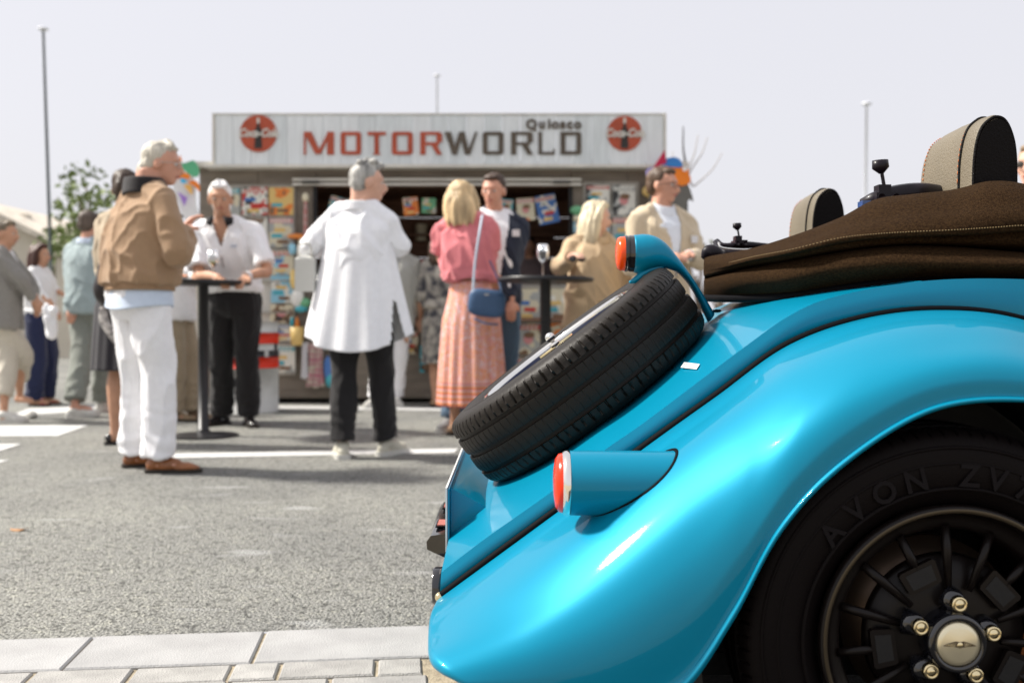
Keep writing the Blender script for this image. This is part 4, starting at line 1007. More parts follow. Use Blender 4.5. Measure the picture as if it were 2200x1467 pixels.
# rear wheel ----------------------------------------------------------
HC = np.array([.6494, 1.5525, .3177])            # centre of the tyre; outer face at Y 1.45
ax = np.array([0, -1., 0]); up = np.array([0, 0, 1.]); rt = np.array([1., 0, 0])
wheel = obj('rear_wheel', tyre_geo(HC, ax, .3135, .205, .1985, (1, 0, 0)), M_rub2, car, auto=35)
O = HC + ax * .1025
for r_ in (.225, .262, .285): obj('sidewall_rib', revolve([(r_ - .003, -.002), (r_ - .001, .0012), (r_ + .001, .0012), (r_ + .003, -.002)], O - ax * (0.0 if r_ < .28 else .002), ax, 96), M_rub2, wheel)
M_let = mat('tyre_lettering', (.0065, .005, .006), .6, spec=.15)
def ring_text(s, r_, a0, da, size, m):
    for i, ch in enumerate(s):
        if ch == ' ': continue
        a = a0 - da * i; p = O + ax * .0006 + rt * math.cos(a) * r_ + up * math.sin(a) * r_
        t = text_mesh(ch, size, m, wheel, p, rot=(R(90), 0, 0), name='sidewall_lettering', depth=.0012, bold=.001)
        t.rotation_mode = 'QUATERNION'
        t.rotation_quaternion = (Matrix.Rotation(-(a - R(90)), 4, 'Y') @ Matrix.Rotation(R(90), 4, 'X')).to_quaternion()
ring_text('AVON', .243, R(139), R(11.5), .045, M_let)
ring_text('ZV7', .243, R(86), R(9.5), .045, M_let)
# rim
O2 = HC + ax * .0925
obj('rim', revolve([(.2, -.006), (.2005, .004), (.196, .010), (.189, .008), (.186, -.004), (.182, -.016), (.172, -.020), (.164, -.022), (.160, -.030), (.158, -.08), (.158, -.15)], O2, ax, 120), M_alloy, wheel)
obj('rim_edge', revolve([(.1895, .0085), (.1925, .0112), (.196, .0098)], O2, ax, 120), mat('worn_rim_edge', (.07, .055, .035), .35, metal=.6), wheel)
obj('brake_disc', revolve([(.05, -.10), (.135, -.10), (.135, -.115)], O2, ax, 64), mat('brake_iron', (.10, .07, .05), .4, metal=.8), wheel)
obj('brake_caliper', box(O2 + rt * .115 - up * .055 - ax * .09, (.05, .05, .09), 0), mat('copper_caliper', (.25, .09, .03), .35, metal=.7), wheel, smooth=False)
obj('hub_disc', revolve([(0, -.022), (.05, -.022), (.085, -.026), (.118, -.034), (.122, -.045), (.118, -.05)], O2, ax, 72), M_alloy, wheel)
for k in range(15):
    a = R(116 + 24 * k); d_ = rt * math.cos(a) + up * math.sin(a)
    r0 = .075 if k % 3 else .112
    obj('spoke', tube([O2 + d_ * r0 - ax * .016, O2 + d_ * .13 - ax * .017, O2 + d_ * .166 - ax * .021], [.004, .0062, .0055], 8, asp=1.2), M_alloy, wheel)
for k in range(5):
    a = R(116 + 72 * k); d_ = rt * math.cos(a) + up * math.sin(a); tt = -rt * math.sin(a) + up * math.cos(a); c_ = O2 + d_ * .100 - ax * .022
    rr1 = [c_ + tt * x * .026 + d_ * y * .018 for x, y in ((-1, -.8), (-.9, -1), (.9, -1), (1, -.8), (1.12, .8), (1.0, 1), (-1.0, 1), (-1.12, .8))]
    pad = obj('rim_pad', prism(rr1, ax, .010), M_alloy, wheel, smooth=False)
    rr2 = [c_ + ax * .0102 + tt * x * .019 + d_ * y * .012 for x, y in ((-1, -1), (1, -1), (1.1, 1), (-1.1, 1))]
    obj('pad_recess', prism(rr2, ax, .0006), M_dark, pad, smooth=False)
for k in range(5):
    a = R(85 + 72 * k); d_ = rt * math.cos(a) + up * math.sin(a); c_ = O2 + d_ * .056 - ax * .022
    b_ = obj('lug_boss', tube([c_ + d_ * .006 - rt * .010, c_ + ax * .010, c_ + ax * .02], [.020, .017, .013], 16), M_glossb, wheel)
    obj('lug_nut', revolve([(.0, .026), (.006, .026), (.0065, .023), (.008, .026), (.011, .025), (.012, .018), (.012, .008)], c_ + ax * .004, ax, 24), M_gold, b_)
obj('hub_ring', revolve([(.046, -.022), (.044, .008), (.040, .014), (.034, .014), (.033, .010)], O2, ax, 56), M_glossb, wheel)
cap = obj('hub_cap', revolve([(.0335, .006), (.031, .013), (.024, .0155), (.0, .017)], O2, ax, 56), M_hub, wheel)
wg = [(0, .0035), (.006, .0045), (.014, .002), (.021, -.0005), (.024, -.0022), (.012, -.0030), (.006, -.004), (0, -.0045)]
pl = [(x, y) for x, y in wg] + [(-x, y) for x, y in wg[::-1][1:-1]]
obj('wing_emblem', prism([O2 + ax * .0165 + rt * x + up * (y + .001) for x, y in pl], ax, .0012), mat('emblem_dark', (.10, .07, .04), .4), cap, smooth=False)
for k in range(4):
    for s in (-1, 1):
        obj('emblem_feather', tube([O2 + ax * .0182 + rt * s * .006 + up * (.0035 - .0016 * k), O2 + ax * .018 + rt * s * (.021 - .003 * k) - up * .0006 * k], .0004, 4), M_gold, cap)
obj('emblem_roundel', revolve([(.0, .001), (.0032, .001), (.0042, .0), ], O2 + ax * .0177, ax, 24), M_gold, cap)
# other rear wheel on the far side
w3 = obj('rear_wheel', fm(tyre_geo(HC, ax, .3135, .205, .1985, (1, 0, 0), 360, 36)), M_rub, car, auto=35)
obj('wheel_disc', fm(revolve([(.2, .004), (.19, -.01), (.16, -.03), (.05, -.03), (0, -.03)], O2, ax, 48)), M_alloy, w3)
obj('axle', cyl((.6494, 1.7, .3177), (.6494, 2.8, .3177), .04), M_dark, car)
# ------------------------------------------------------------------ people
def stack(rings, n=28, nv=None, cap=True, p=2.3):
    Rg = np.array(rings, float); nv = nv or len(Rg) * 5
    Q = cr(Rg, nv); a = np.linspace(0, 2 * math.pi, n, endpoint=False)
    ca, sa = np.cos(a), np.sin(a); e = 2 / p
    ux = np.sign(ca) * np.abs(ca) ** e; uy_ = np.sign(sa) * np.abs(sa) ** e
    return gridmesh(np.array([[[q[0] + q[3] * x, q[1] + q[4] * y, q[2]] for x, y in zip(ux, uy_)] for q in Q]), False, True, cap)
def rotz(V, d, piv=(0, 0, 0)):
    c, s = math.cos(R(d)), math.sin(R(d)); V = np.asarray(V, float) - piv
    return np.c_[V[:, 0] * c - V[:, 1] * s, V[:, 0] * s + V[:, 1] * c, V[:, 2]] + piv
def rotx(V, d, piv=(0, 0, 0)):
    c, s = math.cos(R(d)), math.sin(R(d)); V = np.asarray(V, float) - piv
    return np.c_[V[:, 0], V[:, 1] * c - V[:, 2] * s, V[:, 1] * s + V[:, 2] * c] + piv
def cloth(n, c, c2=None, s=30, sheen=.15, stretch=(1, 1, 1)):
    return mat('cloth_' + n, c, .88, col2=c2, scale=s, sheen=sheen, bump=.25, bscale=350, var=0 if c2 else .025, stretch=stretch)
def skinm(n, c): return mat('skin_' + n, c, .5, var=.08, scale=14)
def hairm(n, c, k=.5): return mat('hair_' + n, c, .5, col2=tuple(x * k for x in c), scale=26, stretch=(1, 1, .12), bump=.8, bscale=70)
M_eye = mat('eye_white', (.6, .58, .55), .2); M_iris = mat('eye_iris', (.03, .02, .015), .15); M_lip = mat('lip', (.38, .12, .10), .5)
SK = dict(fair=skinm('fair', (.62, .36, .26)), tan=skinm('tan', (.50, .27, .17)), red=skinm('ruddy', (.56, .29, .20)))

def folds(A, seed, fr, amp):
    r_ = 1 - np.abs(fnoise(A, seed, fr, 2)); r2_ = 1 - np.abs(fnoise(A, seed + 50, tuple(1.7 * x for x in fr), 2))
    return amp * (np.clip(r_, 0, 1) ** 4 - .35) + amp * .5 * (np.clip(r2_, 0, 1) ** 4 - .35)

def person(label, px, Y, h, yaw, hyaw=None, hpitch=0, skin='fair', female=False, hair=('short', None), top=None, bottom=None, shoes=None,
           arms=None, feet=None, lean=(0, 0), vox=.0095, extra=None, group=None, wide=1.0, seed=1, headoff=(0, 0), collar=None, shirt=None):
    X = (px - 1100) / F * Y; base = np.array([X, Y, 0.]); s = h / 1.75
    r = root('person', base, label, 'person', group)
    O_ = lambda a, b, dy=0: W(a, b, Y + dy) - base
    hyaw = yaw if hyaw is None else hyaw
    lean = np.array([lean[0], lean[1], 0.])
    def up(V):
        V = np.array(V, float); f = np.clip((V[:, 2] - .95 * s) / (.5 * s), 0, 1.4)[:, None]; return V + lean * f
    def T(V): return up(rotz(np.asarray(V, float) * s, yaw))
    def TH(V, dz=0):   # head
        V = np.asarray(V, float); V = rotx(V, hpitch, (0, 0, 1.55)); V = rotz(V, hyaw); V = (V - [0, 0, .012]) * s + [headoff[0], headoff[1], 0]; return up(V)
    P1 = lambda p: T([p])[0]
    sw = .165 if female else .192
    fw = .92 if female else 1.0
    shL, shR = P1((sw, .005, 1.405)), P1((-sw, .005, 1.405))
    hipL, hipR = P1((.088, .0, .90)), P1((-.088, .0, .90))
    # feet
    feet = feet or {}
    def foot(side, dx):
        f = feet.get(side)
        if f is None: return P1((dx, .01, .085)), yaw, 0
        a = O_(f[0], f[1], 0); dpt = F * CH / (f[1] - 700) if len(f) < 5 else Y + f[4]
        a = W(f[0], f[1], dpt) - base; a[2] = .085 * s + (f[3] if len(f) > 3 else 0)
        return a, f[2], (f[3] if len(f) > 3 else 0)
    aL, fyL, liL = foot('L', .10); aR, fyR, liR = foot('R', -.10)
    fwd = rotz([(0, -1, 0)], yaw)[0]
    def knee(hp, an, li): 
        m = (hp + an) / 2; m[2] = an[2] + (hp[2] - an[2]) * .53; return m + fwd * (.03 + li * .6)
    kL, kR = knee(hipL, aL, liL), knee(hipR, aR, liR)
    arms = arms or {}
    def arm(side, sh, dx):
        a = arms.get(side)
        if a is None: return P1((dx * 1.28, .03, 1.14)), P1((dx * 1.36, -.04, .90))
        e, w_ = (O_(*a[0]), O_(*a[1]))
        return e, w_
    eL, wL = arm('L', shL, sw); eR, wR = arm('R', shR, -sw)
    # ---- body
    S_ = skin if not isinstance(skin, str) else SK[skin]
    tor = [(0, .0, .80, .05, .05), (0, .0, .84, .14 * fw, .10), (0, .005, .93, .168 * (1.0 if female else .96), .115), (0, 0, 1.06, (.125 if female else .145), .10), (0, -.005, 1.24, .155 * fw, .115), (0, .0, 1.38, .175 * fw, .10), (0, .008, 1.455, .13 * fw, .075), (0, .012, 1.49, .07, .058), (0, .008, 1.54, .056 * (.88 if female else 1), .058), (0, .004, 1.60, .05, .055)]
    parts = []
    V, f = stack([(a_, b_, c_, d_ * (.93 if .8 < c_ < 1.47 else 1), e_ * (.93 if .8 < c_ < 1.47 else 1)) for a_, b_, c_, d_, e_ in tor]); parts.append((T(V), f))
    hd = [ell((0, .008, 1.665), (.074, .094, .087), 24, 16), ell((0, -.028, 1.622), (.058, .062, .095), 20, 14), ell((0, -.052, 1.562), (.036, .036, .03), 14, 10), ell((.0, -.035, 1.585), (.052, .05, .045), 14, 10),
          tube([(0, -.084, 1.655), (0, -.098, 1.632), (0, -.112, 1.610), (0, -.098, 1.60)], [.009, .012, .014, .013], 8, 8), ell((.077, .004, 1.63), (.010, .020, .032), 10, 8), ell((-.077, .004, 1.63), (.010, .020, .032), 10, 8),
          tube([(-.045, -.070, 1.668), (0, -.084, 1.668), (.045, -.070, 1.668)], [.012, .014, .012], 8, 6), ell((0, -.086, 1.585), (.024, .012, .012), 10, 8)]
    V, f = join(*hd); parts.append((TH(V), f))
    parts.append(tube([P1((0, .01, 1.50)), (P1((0, .01, 1.55)) + TH([(0, 0, 1.57)])[0]) / 2, TH([(0, .0, 1.61)])[0]], [.056, .054, .052], 14, 8))
    ub = .046 * fw * s
    for sh, e, w_, sd_ in ((shL, eL, wL, 1), (shR, eR, wR, -1)):
        parts.append(tube([sh * .8 + P1((0, 0, 1.40)) * .2, sh, sh * .5 + e * .5, e, e * .55 + w_ * .45, w_], [.045 * s, .048 * s, ub, .037 * s, .036 * s, .025 * s], 12, 24))
        d = w_ - e; d /= np.linalg.norm(d)
        hv = d * .8 + np.array([0, 0, -.25]); hv /= np.linalg.norm(hv)
        sdv = np.cross(hv, np.array([0, 0, 1.])); sdv /= np.linalg.norm(sdv) + 1e-9
        dn_ = np.cross(sdv, hv)
        pc = w_ + hv * .05 * s
        parts.append(tube([w_, w_ + hv * .03 * s, w_ + hv * .075 * s, w_ + hv * .095 * s], [.024 * s, .034 * s, .038 * s, .028 * s], 12, 8, asp=.5, ref=dn_))
        for q, (o_, ln) in enumerate(((-.026, .062), (-.009, .072), (.009, .068), (.025, .054))):
            b_ = w_ + hv * .085 * s + sdv * o_ * s
            parts.append(tube([b_, b_ + (hv * .5 * ln - dn_ * .012) * s, b_ + (hv * .8 * ln - dn_ * .035) * s], [.0105 * s, .0095 * s, .0082 * s], 8, 6))
        b_ = w_ + hv * .025 * s + sdv * -.03 * s * sd_
        parts.append(tube([b_, b_ + (hv * .03 - sdv * .022 * sd_) * s, b_ + (hv * .055 - sdv * .022 * sd_ - dn_ * .015) * s], [.013 * s, .011 * s, .0095 * s], 8, 6))
    for hp, k_, an, fy in ((hipL, kL, aL, fyL), (hipR, kR, aR, fyR)):
        calf = k_ * .65 + an * .35 - fwd * .012
        parts.append(tube([hp, hp * .5 + k_ * .5, k_, calf, an * .9 + k_ * .1, an - [0, 0, .03]], [.088 * s, .074 * s, .050 * s, .053 * s, .032 * s, .034 * s], 14, 26))
        fd = rotz([(0, -1, 0)], fy)[0]
        parts.append(tube([an - fd * .035 + [0, 0, -.045], an + fd * .05 + [0, 0, -.04], an + fd * .14 + [0, 0, -.055]], [.032, .036, .026], 10, 6, asp=.8))
    for sh_, q_ in ((shL, 1), (shR, -1)): parts.append(tube([P1((q_ * .03, .012, 1.475)), P1((q_ * .09, .012, 1.455)), sh_ + [0, 0, .0]], [.045 * s, .045 * s, .045 * s], 10, 8))
    A, Q, Nn = remesh(join(*parts), vox, 3)
    A[:, 2] = np.maximum(A[:, 2], .006)
    body = obj('body', (A + base, Q), S_, r)
    # face
    hb_ = lambda c: TH([c])[0] + base
    for sx in (-1, 1):
        Ve, fe = ell((0, 0, 0), (.0135, .008, .0075), 10, 8); e_ = obj('eye', (TH(Ve + [sx * .031, -.079, 1.642]) + base, fe), M_eye, r)
        Ve, fe = ell((0, 0, 0), (.006, .004, .006), 8, 6); obj('iris', (TH(Ve + [sx * .031, -.085, 1.642]) + base, fe), M_iris, e_)
    Ve, fe = tube([(-.024, -.088, 1.580), (0, -.098, 1.582), (.024, -.088, 1.580)], [.003, .0055, .003], 6, 10)
    obj('mouth', (TH(Ve) + base, fe), M_lip, r)
    # ---- hair
    hs, hm = hair[0], hair[1]
    if hm:
        hp_ = [ell((0, .022, 1.682), (.0805, .0905, .083), 22, 14), ell((0, .050, 1.64), (.074, .060, .070), 18, 12)]
        if hs in ('short', 'wavy', 'crop'): hp_ += [ell((.0, -.035, 1.730), (.052, .045, .024), 14, 8), ell((.02, -.045, 1.732), (.035, .03, .018), 10, 8)]
        if hs == 'crop': hp_ += [ell((x, y, 1.755 + z), (.030, .030, .022), 10, 8) for x, y, z in ((-.03, -.03, .01), (.03, -.04, .012), (0, 0, .018), (-.03, .05, .0), (.04, .04, 0), (0, -.07, -.008))]
        if hs == 'wavy': hp_ += [ell((0, .085, 1.60), (.068, .038, .06), 12, 8), tube([(-.05, -.06, 1.73), (.0, -.02, 1.755), (.05, .05, 1.73)], [.014, .022, .016], 8, 8), tube([(.05, -.06, 1.725), (.02, .0, 1.755), (-.04, .06, 1.73)], [.014, .022, .016], 8, 8)]
        if hs in ('long', 'mid', 'bob'):
            L_ = {'long': 1.38, 'mid': 1.44, 'bob': 1.50}[hs]
            hp_ += [ell((0, -.035, 1.735), (.062, .045, .03), 12, 8), tube([(0, .06, 1.70), (0, .095, 1.60), (0, .09, (1.5 + L_) / 2), (0, .085, L_)], [.065, .07, .066, .045], 14, 16, asp=.5, ref=(0, 1, 0))]
            for sx in (-1, 1): hp_.append(tube([(sx * .06, -.02, 1.73), (sx * .088, .0, 1.65), (sx * .092, .012, 1.55), (sx * .085, .02, L_ + .02)], [.024, .033, .038, .024], 10, 16))
            for q in range(9):
                a_ = R(20 + 17.5 * q); x_, y_ = math.cos(a_) * .095, .03 + math.sin(a_) * .085
                hp_.append(tube([(x_ * .8, y_ * .7, 1.70), (x_, y_, 1.6), (x_ * 1.02, y_, 1.5), (x_ * (.9 + .2 * (q % 2)), y_, L_ + .02 * (q % 3) - .015)], [.015, .02, .018, .008], 7, 14))
        if hs == 'pony':
            hp_ += [ell((0, -.035, 1.732), (.062, .045, .028), 12, 8), ell((0, .11, 1.70), (.03, .03, .03)), tube([(0, .12, 1.70), (.0, .16, 1.64), (0, .15, 1.52), (0, .13, 1.42)], [.024, .035, .028, .01], 10, 14)]
        V, f = join(*hp_); A, Q, Nn = remesh((TH(V), f), max(vox * .75, .006), 2)
        n1 = fnoise(A, seed + 3, (16, 16, 2.2), 3) * (.006 if hs in ('long', 'mid', 'bob') else .004) + fnoise(A, seed + 9, (50, 50, 6), 2) * .003
        obj('hair', (A + Nn * n1[:, None] + base, Q), hm, r)
    # ---- trousers / skirt
    rs = np.random.RandomState(seed)
    if bottom:
        kind, bm = bottom[0], bottom[1]; hem = bottom[2] if len(bottom) > 2 else .06; wl = bottom[3] if len(bottom) > 3 else .095
        if kind == 'trousers':
            q = [stack([(0, 0, .80, .10, .09), (0, .0, .86, .17 * wide, .122 * wide), (0, .01, .93, .185 * wide, .135 * wide), (0, .005, 1.0, .172 * wide, .125 * wide), (0, .0, 1.04, .160 * wide, .115 * wide)])]
            V, f = q[0]; q = [(T(V), f)]
            for hp, k_, an in ((hipL, kL, aL), (hipR, kR, aR)):
                bk = an + [0, 0, max(0, hem * s - .085)]
                q.append(tube([hp + [0, 0, .02], hp * .55 + k_ * .45, k_, k_ * .45 + bk * .55, bk], [.105 * s * wide, (wl * .5 + .055) * s, wl * s, (wl * .97) * s, wl * .95 * s], 18, 28))
            A, Q, Nn = remesh(join(*q), vox, 2)
            nz = folds(A, seed + 20, (4.0, 4.0, 1.1), .012) + fnoise(A, seed + 21, (2, 2, 4), 2) * .004
            low = np.clip((.45 - A[:, 2]) / .4, 0, 1); nz += np.sin(A[:, 2] * 75 + fnoise(A, seed + 5, (3, 3, 3)) * 4) * .0045 * low
            A = A + Nn * nz[:, None]; A[:, 2] = np.maximum(A[:, 2], hem * s * .55)
            b_ = obj('trousers', (A + base, Q), bm, r)
            if len(bottom) > 4 and bottom[4]:
                V, f = stack([(0, .004, 1.005, .176 * wide, .129 * wide), (0, .004, 1.04, .172 * wide, .126 * wide)], cap=False, nv=3); o_ = obj('belt', (T(V) + base, f), bottom[4], r); solid_mod(o_, .006, 1)
        else:
            zt_, zh = 1.06, hem; n_ = 120; nz_ = 46; B = []
            for i in range(nz_):
                t = i / (nz_ - 1); z = zt_ + (zh - zt_) * t
                rx = .135 + (.20 - .135) * min(1, t * 3.2) + (wl - .20) * max(0, t - .31) / .69; ry = .108 + (.15 - .108) * min(1, t * 3.2) + (wl * .82 - .15) * max(0, t - .31) / .69
                a = np.linspace(0, 2 * math.pi, n_, endpoint=False)
                pl = 1 + .075 * min(1, t * 1.6) * (np.sin(a * 17 + .7 * math.sin(z * 3)) * .6 + .4 * np.sin(a * 9 + 2 + z)) * (1 if kind == 'pleated' else .45)
                B.append(np.c_[rx * pl * np.cos(a), ry * pl * np.sin(a), np.full(n_, z)])
            V, f = gridmesh(np.array(B), False, True); o_ = obj('skirt', (T(V) + base, f), bm, r); solid_mod(o_, .004, 1)
    # ---- top
    def sleeve(sh, e, w_, rad, frac, cuff=1.0):
        end = e + (w_ - e) * frac if frac >= 0 else sh + (e - sh) * (1 + frac)
        if frac < 0: return tube([sh * .75 + P1((0, 0, 1.40)) * .25, sh + [0, 0, .0], sh * .5 + end * .5, end], [rad * .85, rad * .97, rad * 1.0, rad * 1.0], 16, 14)
        return tube([sh * .75 + P1((0, 0, 1.39)) * .25, sh, sh * .5 + e * .5, e, e * .5 + end * .5, end], [rad * .82, rad * .96, rad * .98, rad * .93, rad * .82, rad * .72 * cuff], 16, 26)
    def garment(nm, m, ease=.02, hem=.90, sl=.97, srad=.06, flare=0, vcut=None, seedo=0, cuff=1.0, neck=1.485, foldk=1.0, hemr=None):
        e = ease
        rg = [(0, .0, hem, (.165 * fw + e + flare) * wide, (.118 + e + flare * .8) * wide), (0, 0, hem + .05, (.172 + e + flare * .9) * wide, (.122 + e + flare * .75) * wide), (0, .0, 1.06, (.150 * fw + e * 1.3 + flare * .4) * wide, (.11 + e * 1.2 + flare * .4) * wide), (0, -.004, 1.24, (.166 * fw + e) * wide, (.122 + e) * wide), (0, .0, 1.36, .172 * fw + e, .105 + e * .8), (0, .006, 1.435, .122 * fw + e * .5, .078 + e * .5), (0, .01, neck, .072 + e * .3, .062 + e * .3)]
        V, f = stack(rg, 32, 40); q = [(T(V), f)]
        for sh_, q_ in ((shL, 1), (shR, -1)): q.append(tube([P1((q_ * .03, .012, 1.468)), P1((q_ * .09, .010, 1.447)), sh_ + [0, 0, .0]], [(.046 + e * .5) * s, (.048 + e * .6) * s, srad * .93 * s], 14, 8))
        q.append(sleeve(shL, eL, wL, srad * s, sl, cuff)); q.append(sleeve(shR, eR, wR, srad * s, sl, cuff))
        A, Q, Nn = remesh(join(*q), vox, 4)
        nz = (folds(A + A[:, [2, 2, 0]] * .25, seed + seedo + 40, (3.2, 3.2, 1.3), .014) + fnoise(A, seed + seedo + 41, (3, 3, 3), 2) * .004) * foldk
        A2 = A + Nn * nz[:, None]
        if vcut:
            # into body frame to test the front opening
            un = A.copy(); f_ = np.clip((un[:, 2] - .95 * s) / (.5 * s), 0, 1.4)[:, None]; un = un - lean * f_; un = rotz(un, -yaw) / s
            z0, wtop, wbot = vcut
            wd_ = np.where(un[:, 2] > z0, wtop * (un[:, 2] - z0) / (1.5 - z0) + .006, .006 + wbot * np.clip((z0 - un[:, 2]) / .3, 0, 1))
            rm = (un[:, 1] < -.02) & (np.abs(un[:, 0]) < wd_) & (un[:, 2] > hem - .02)
            Q = [p for p in Q if not all(rm[i] for i in p)]
        o_ = obj(nm, (A2 + base, Q), m, r)
        if vcut: solid_mod(o_, .008, -1)
        return o_
    if shirt: garment('shirt', shirt, ease=.018, hem=.93, sl=.9, srad=.048, seedo=7, foldk=.5)
    if top:
        kw = dict(top[2]) if len(top) > 2 else {}
        garment(top[0], top[1], **kw)
    if collar:
        cm, ch_, cr_ = collar
        rg = [(0, .008, 1.460, .078 + cr_, .074 + cr_), (0, .010, 1.455 + ch_ * .6, .072 + cr_, .070 + cr_), (0, .012, 1.455 + ch_, .066 + cr_, .066 + cr_)]
        V, f = stack(rg, 24, 8, cap=False); V = V + np.c_[V[:, 0] * 0, V[:, 0] * 0, np.where(V[:, 1] < -.02, (V[:, 1] + .02) * .6, 0)]
        o_ = obj('collar', (T(V) + base, f), cm, r); solid_mod(o_, .008, 1)
    # ---- shoes
    if shoes:
        sm, som, styl = shoes
        for an, fy, li in ((aL, fyL, liL), (aR, fyR, liR)):
            q = [ell((0, .028, .040), (.036, .042, .042), 14, 10), ell((0, -.04, .036), (.038, .07, .036), 14, 10), ell((0, -.13, .028), (.044, .065, .028), 14, 10)]
            if styl == 'trainer': q += [ell((0, .0, .07), (.044, .055, .04)), ell((0, -.05, .052), (.04, .08, .04)), ell((0, -.12, .035), (.047, .075, .034))]
            if styl == 'oxford': q += [ell((0, .0, .065), (.038, .05, .035)), ell((0, -.16, .024), (.032, .055, .022)), ell((0, -.05, .05), (.034, .07, .032))]
            if styl == 'pump': q = [ell((0, .03, .045), (.030, .035, .03)), ell((0, -.10, .022), (.038, .06, .02)), ell((0, -.03, .032), (.028, .06, .018))]
            A, Q, Nn = remesh(join(*q), .008, 2); 
            A[:, 2] = np.maximum(A[:, 2], .014)
            so = bevel_box((0, 0, 0), (1, 1, 1), .1)
            ol = [(.040, .06), (.047, .0), (.040, -.06), (.049, -.13), (.040, -.185), (0, -.205), (-.040, -.185), (-.049, -.13), (-.040, -.06), (-.047, 0), (-.040, .06), (0, .075)]
            if styl == 'pump': ol = [(x * .75, y * .9) for x, y in ol]
            if styl == 'oxford': ol = [(x * .92, y * 1.1 if y < -.1 else y) for x, y in ol]
            Vs, fs = prism([(x, y, .0) for x, y in cr(np.array(ol), 36, True)], (0, 0, 1), .020 if styl != 'trainer' else .028)
            def TF(V):
                V = np.asarray(V, float) * s
                if li: V = rotx(V, -min(38, li * 260), (0, -.13, 0))
                return rotz(V, fy) + [an[0], an[1], 0] + base
            so_ = obj('shoe', (TF(A), Q), sm, r); obj('sole', (TF(Vs), fs), som, so_, smooth=False)
    if extra: extra(r, base, s, T, TH, dict(shL=shL + base, shR=shR + base, eL=eL + base, eR=eR + base, wL=wL + base, wR=wR + base, P=lambda p: P1(p) + base, H=lambda p: hb_(p)))
    return r

def glasses_(m):
    def f(r, base, s, T, TH, J_):
        for sx in (-1, 1):
            a = np.linspace(0, 2 * math.pi, 14, endpoint=False)
            P = np.array([(sx * .032 + .022 * math.cos(t), -.098 + .004 * math.cos(t) * sx, 1.642 + .016 * math.sin(t)) for t in a])
            V, q = tube(P, .0018, 6, closed=True); obj('spectacle_rim', (TH(V) + base, q), m, r)
            V, q = tube([(sx * .055, -.095, 1.648), (sx * .078, -.05, 1.645), (sx * .08, .01, 1.640)], .0018, 6, 8); obj('spectacle_arm', (TH(V) + base, q), m, r)
    return f
def item(r_label, name, cat, VF, m, group=None, **k):
    return obj(name, VF, m, label=r_label, cat=cat, **k) if not group else obj(name, VF, m, label=r_label, cat=cat, group=group, **k)
M_so_w = mat('sole_white', (.55, .54, .50), .7); M_so_b = mat('sole_dark', (.02, .015, .01), .6); M_trw = mat('trainer_white', (.60, .59, .55), .7, var=.08, scale=20, bump=.3, bscale=120)
M_brs = mat('brown_shoe_leather', (.24, .085, .025), .35, coat=.3, var=.25, scale=12); M_bks = mat('black_shoe_leather', (.012, .010, .010), .25, coat=.5)
M_specs = mat('spectacle_frame', (.02, .02, .02), .3); M_gl = mat('thin_gold', (.7, .45, .15), .2, metal=1)

# 1 man in tan jacket
def e1(r, base, s, T, TH, J_):
    glasses_(mat('thin_silver', (.5, .48, .45), .3, metal=1))(r, base, s, T, TH, J_)
    V, f = stack([(0, .0, .955, .200, .150), (0, .0, .985, .203, .152), (0, .0, 1.01, .208, .156)], 40, 8, cap=False)
    a = np.arctan2(V[:, 1], V[:, 0]); V = V * (1 + .012 * np.sin(a * 46))[:, None] * [1, 1, 0] + V * [0, 0, 1]
    o = obj('rib_waistband', (T(V) + base, f), mat('rib_knit_tan', (.30, .19, .11), .9, bump=.3), r); solid_mod(o, .008, 1)
    V, f = stack([(0, .002, .865, .198, .148), (0, .0, .90, .196, .146), (0, .0, .975, .188, .138)], 40, 10, cap=False)
    V[:, 2] += .012 * np.sin(np.arctan2(V[:, 1], V[:, 0]) * 2 + 1) * (V[:, 2] < .9)
    o = obj('shirt_tail', (T(V) + base, f), cloth('pale_blue_shirt', (.58, .67, .80)), r); solid_mod(o, .004, 1)
person('grey-haired man in tan bomber jacket and white trousers standing with his back to us', 300, 5.3, 1.77, 138, 98, 4, 'red', hair=('wavy', hairm('silver', (.60, .56, .47), .7)),
       top=('jacket', cloth('tan_wool', (.335, .215, .125)), dict(ease=.055, hem=.985, sl=.90, srad=.076, cuff=.85, foldk=1.3)), collar=(cloth('black_knit', (.012, .010, .012)), .090, .032),
       bottom=('trousers', cloth('white_cotton', (.86, .86, .88)), .075, .092), shoes=(M_brs, M_so_b, 'oxford'), wide=1.04,
       arms=dict(R=((388, 545, -.15), (400, 492, .12)), L=((360, 545, .28), (390, 495, .30))), feet=dict(R=(342, 1015, 92), L=(292, 1003, 120)), lean=(.03, .02), headoff=(.05, .03), vox=.0085, extra=e1, seed=3)
# 2 woman behind him
person('woman in a black dress and cardigan hidden behind the man in the tan jacket', 270, 6.5, 1.80, 165, 190, 0, 'tan', True, ('pony', hairm('dark_brown', (.06, .035, .02))),
       top=('cardigan', cloth('beige_knit', (.42, .34, .24)), dict(ease=.02, hem=1.06, sl=.9)), bottom=('skirt', cloth('black_crepe', (.015, .013, .018)), .48, .22), shoes=(M_bks, M_bks, 'pump'),
       arms=dict(L=((222, 560, 0), (226, 650, .1)),), feet=dict(L=(247, 955, 120), R=(275, 950, 140)), seed=8)
pb = W(226, 600, 6.35)
bg_ = obj('black_handbag', remesh(join(ell(pb, (.055, .06, .15)), ell(pb - [0, 0, .06], (.075, .07, .11))), .012, 2)[:2], mat('black_bag_leather', (.015, .010, .010), .4), label='black handbag hanging behind the waist of the tan jacket', cat='handbag')
obj('strap', tube([pb + [.0, .03, .1], pb + [.03, .03, .35], pb + [.05, .03, .45]], .008, 6, 12), M_so_b, bg_)
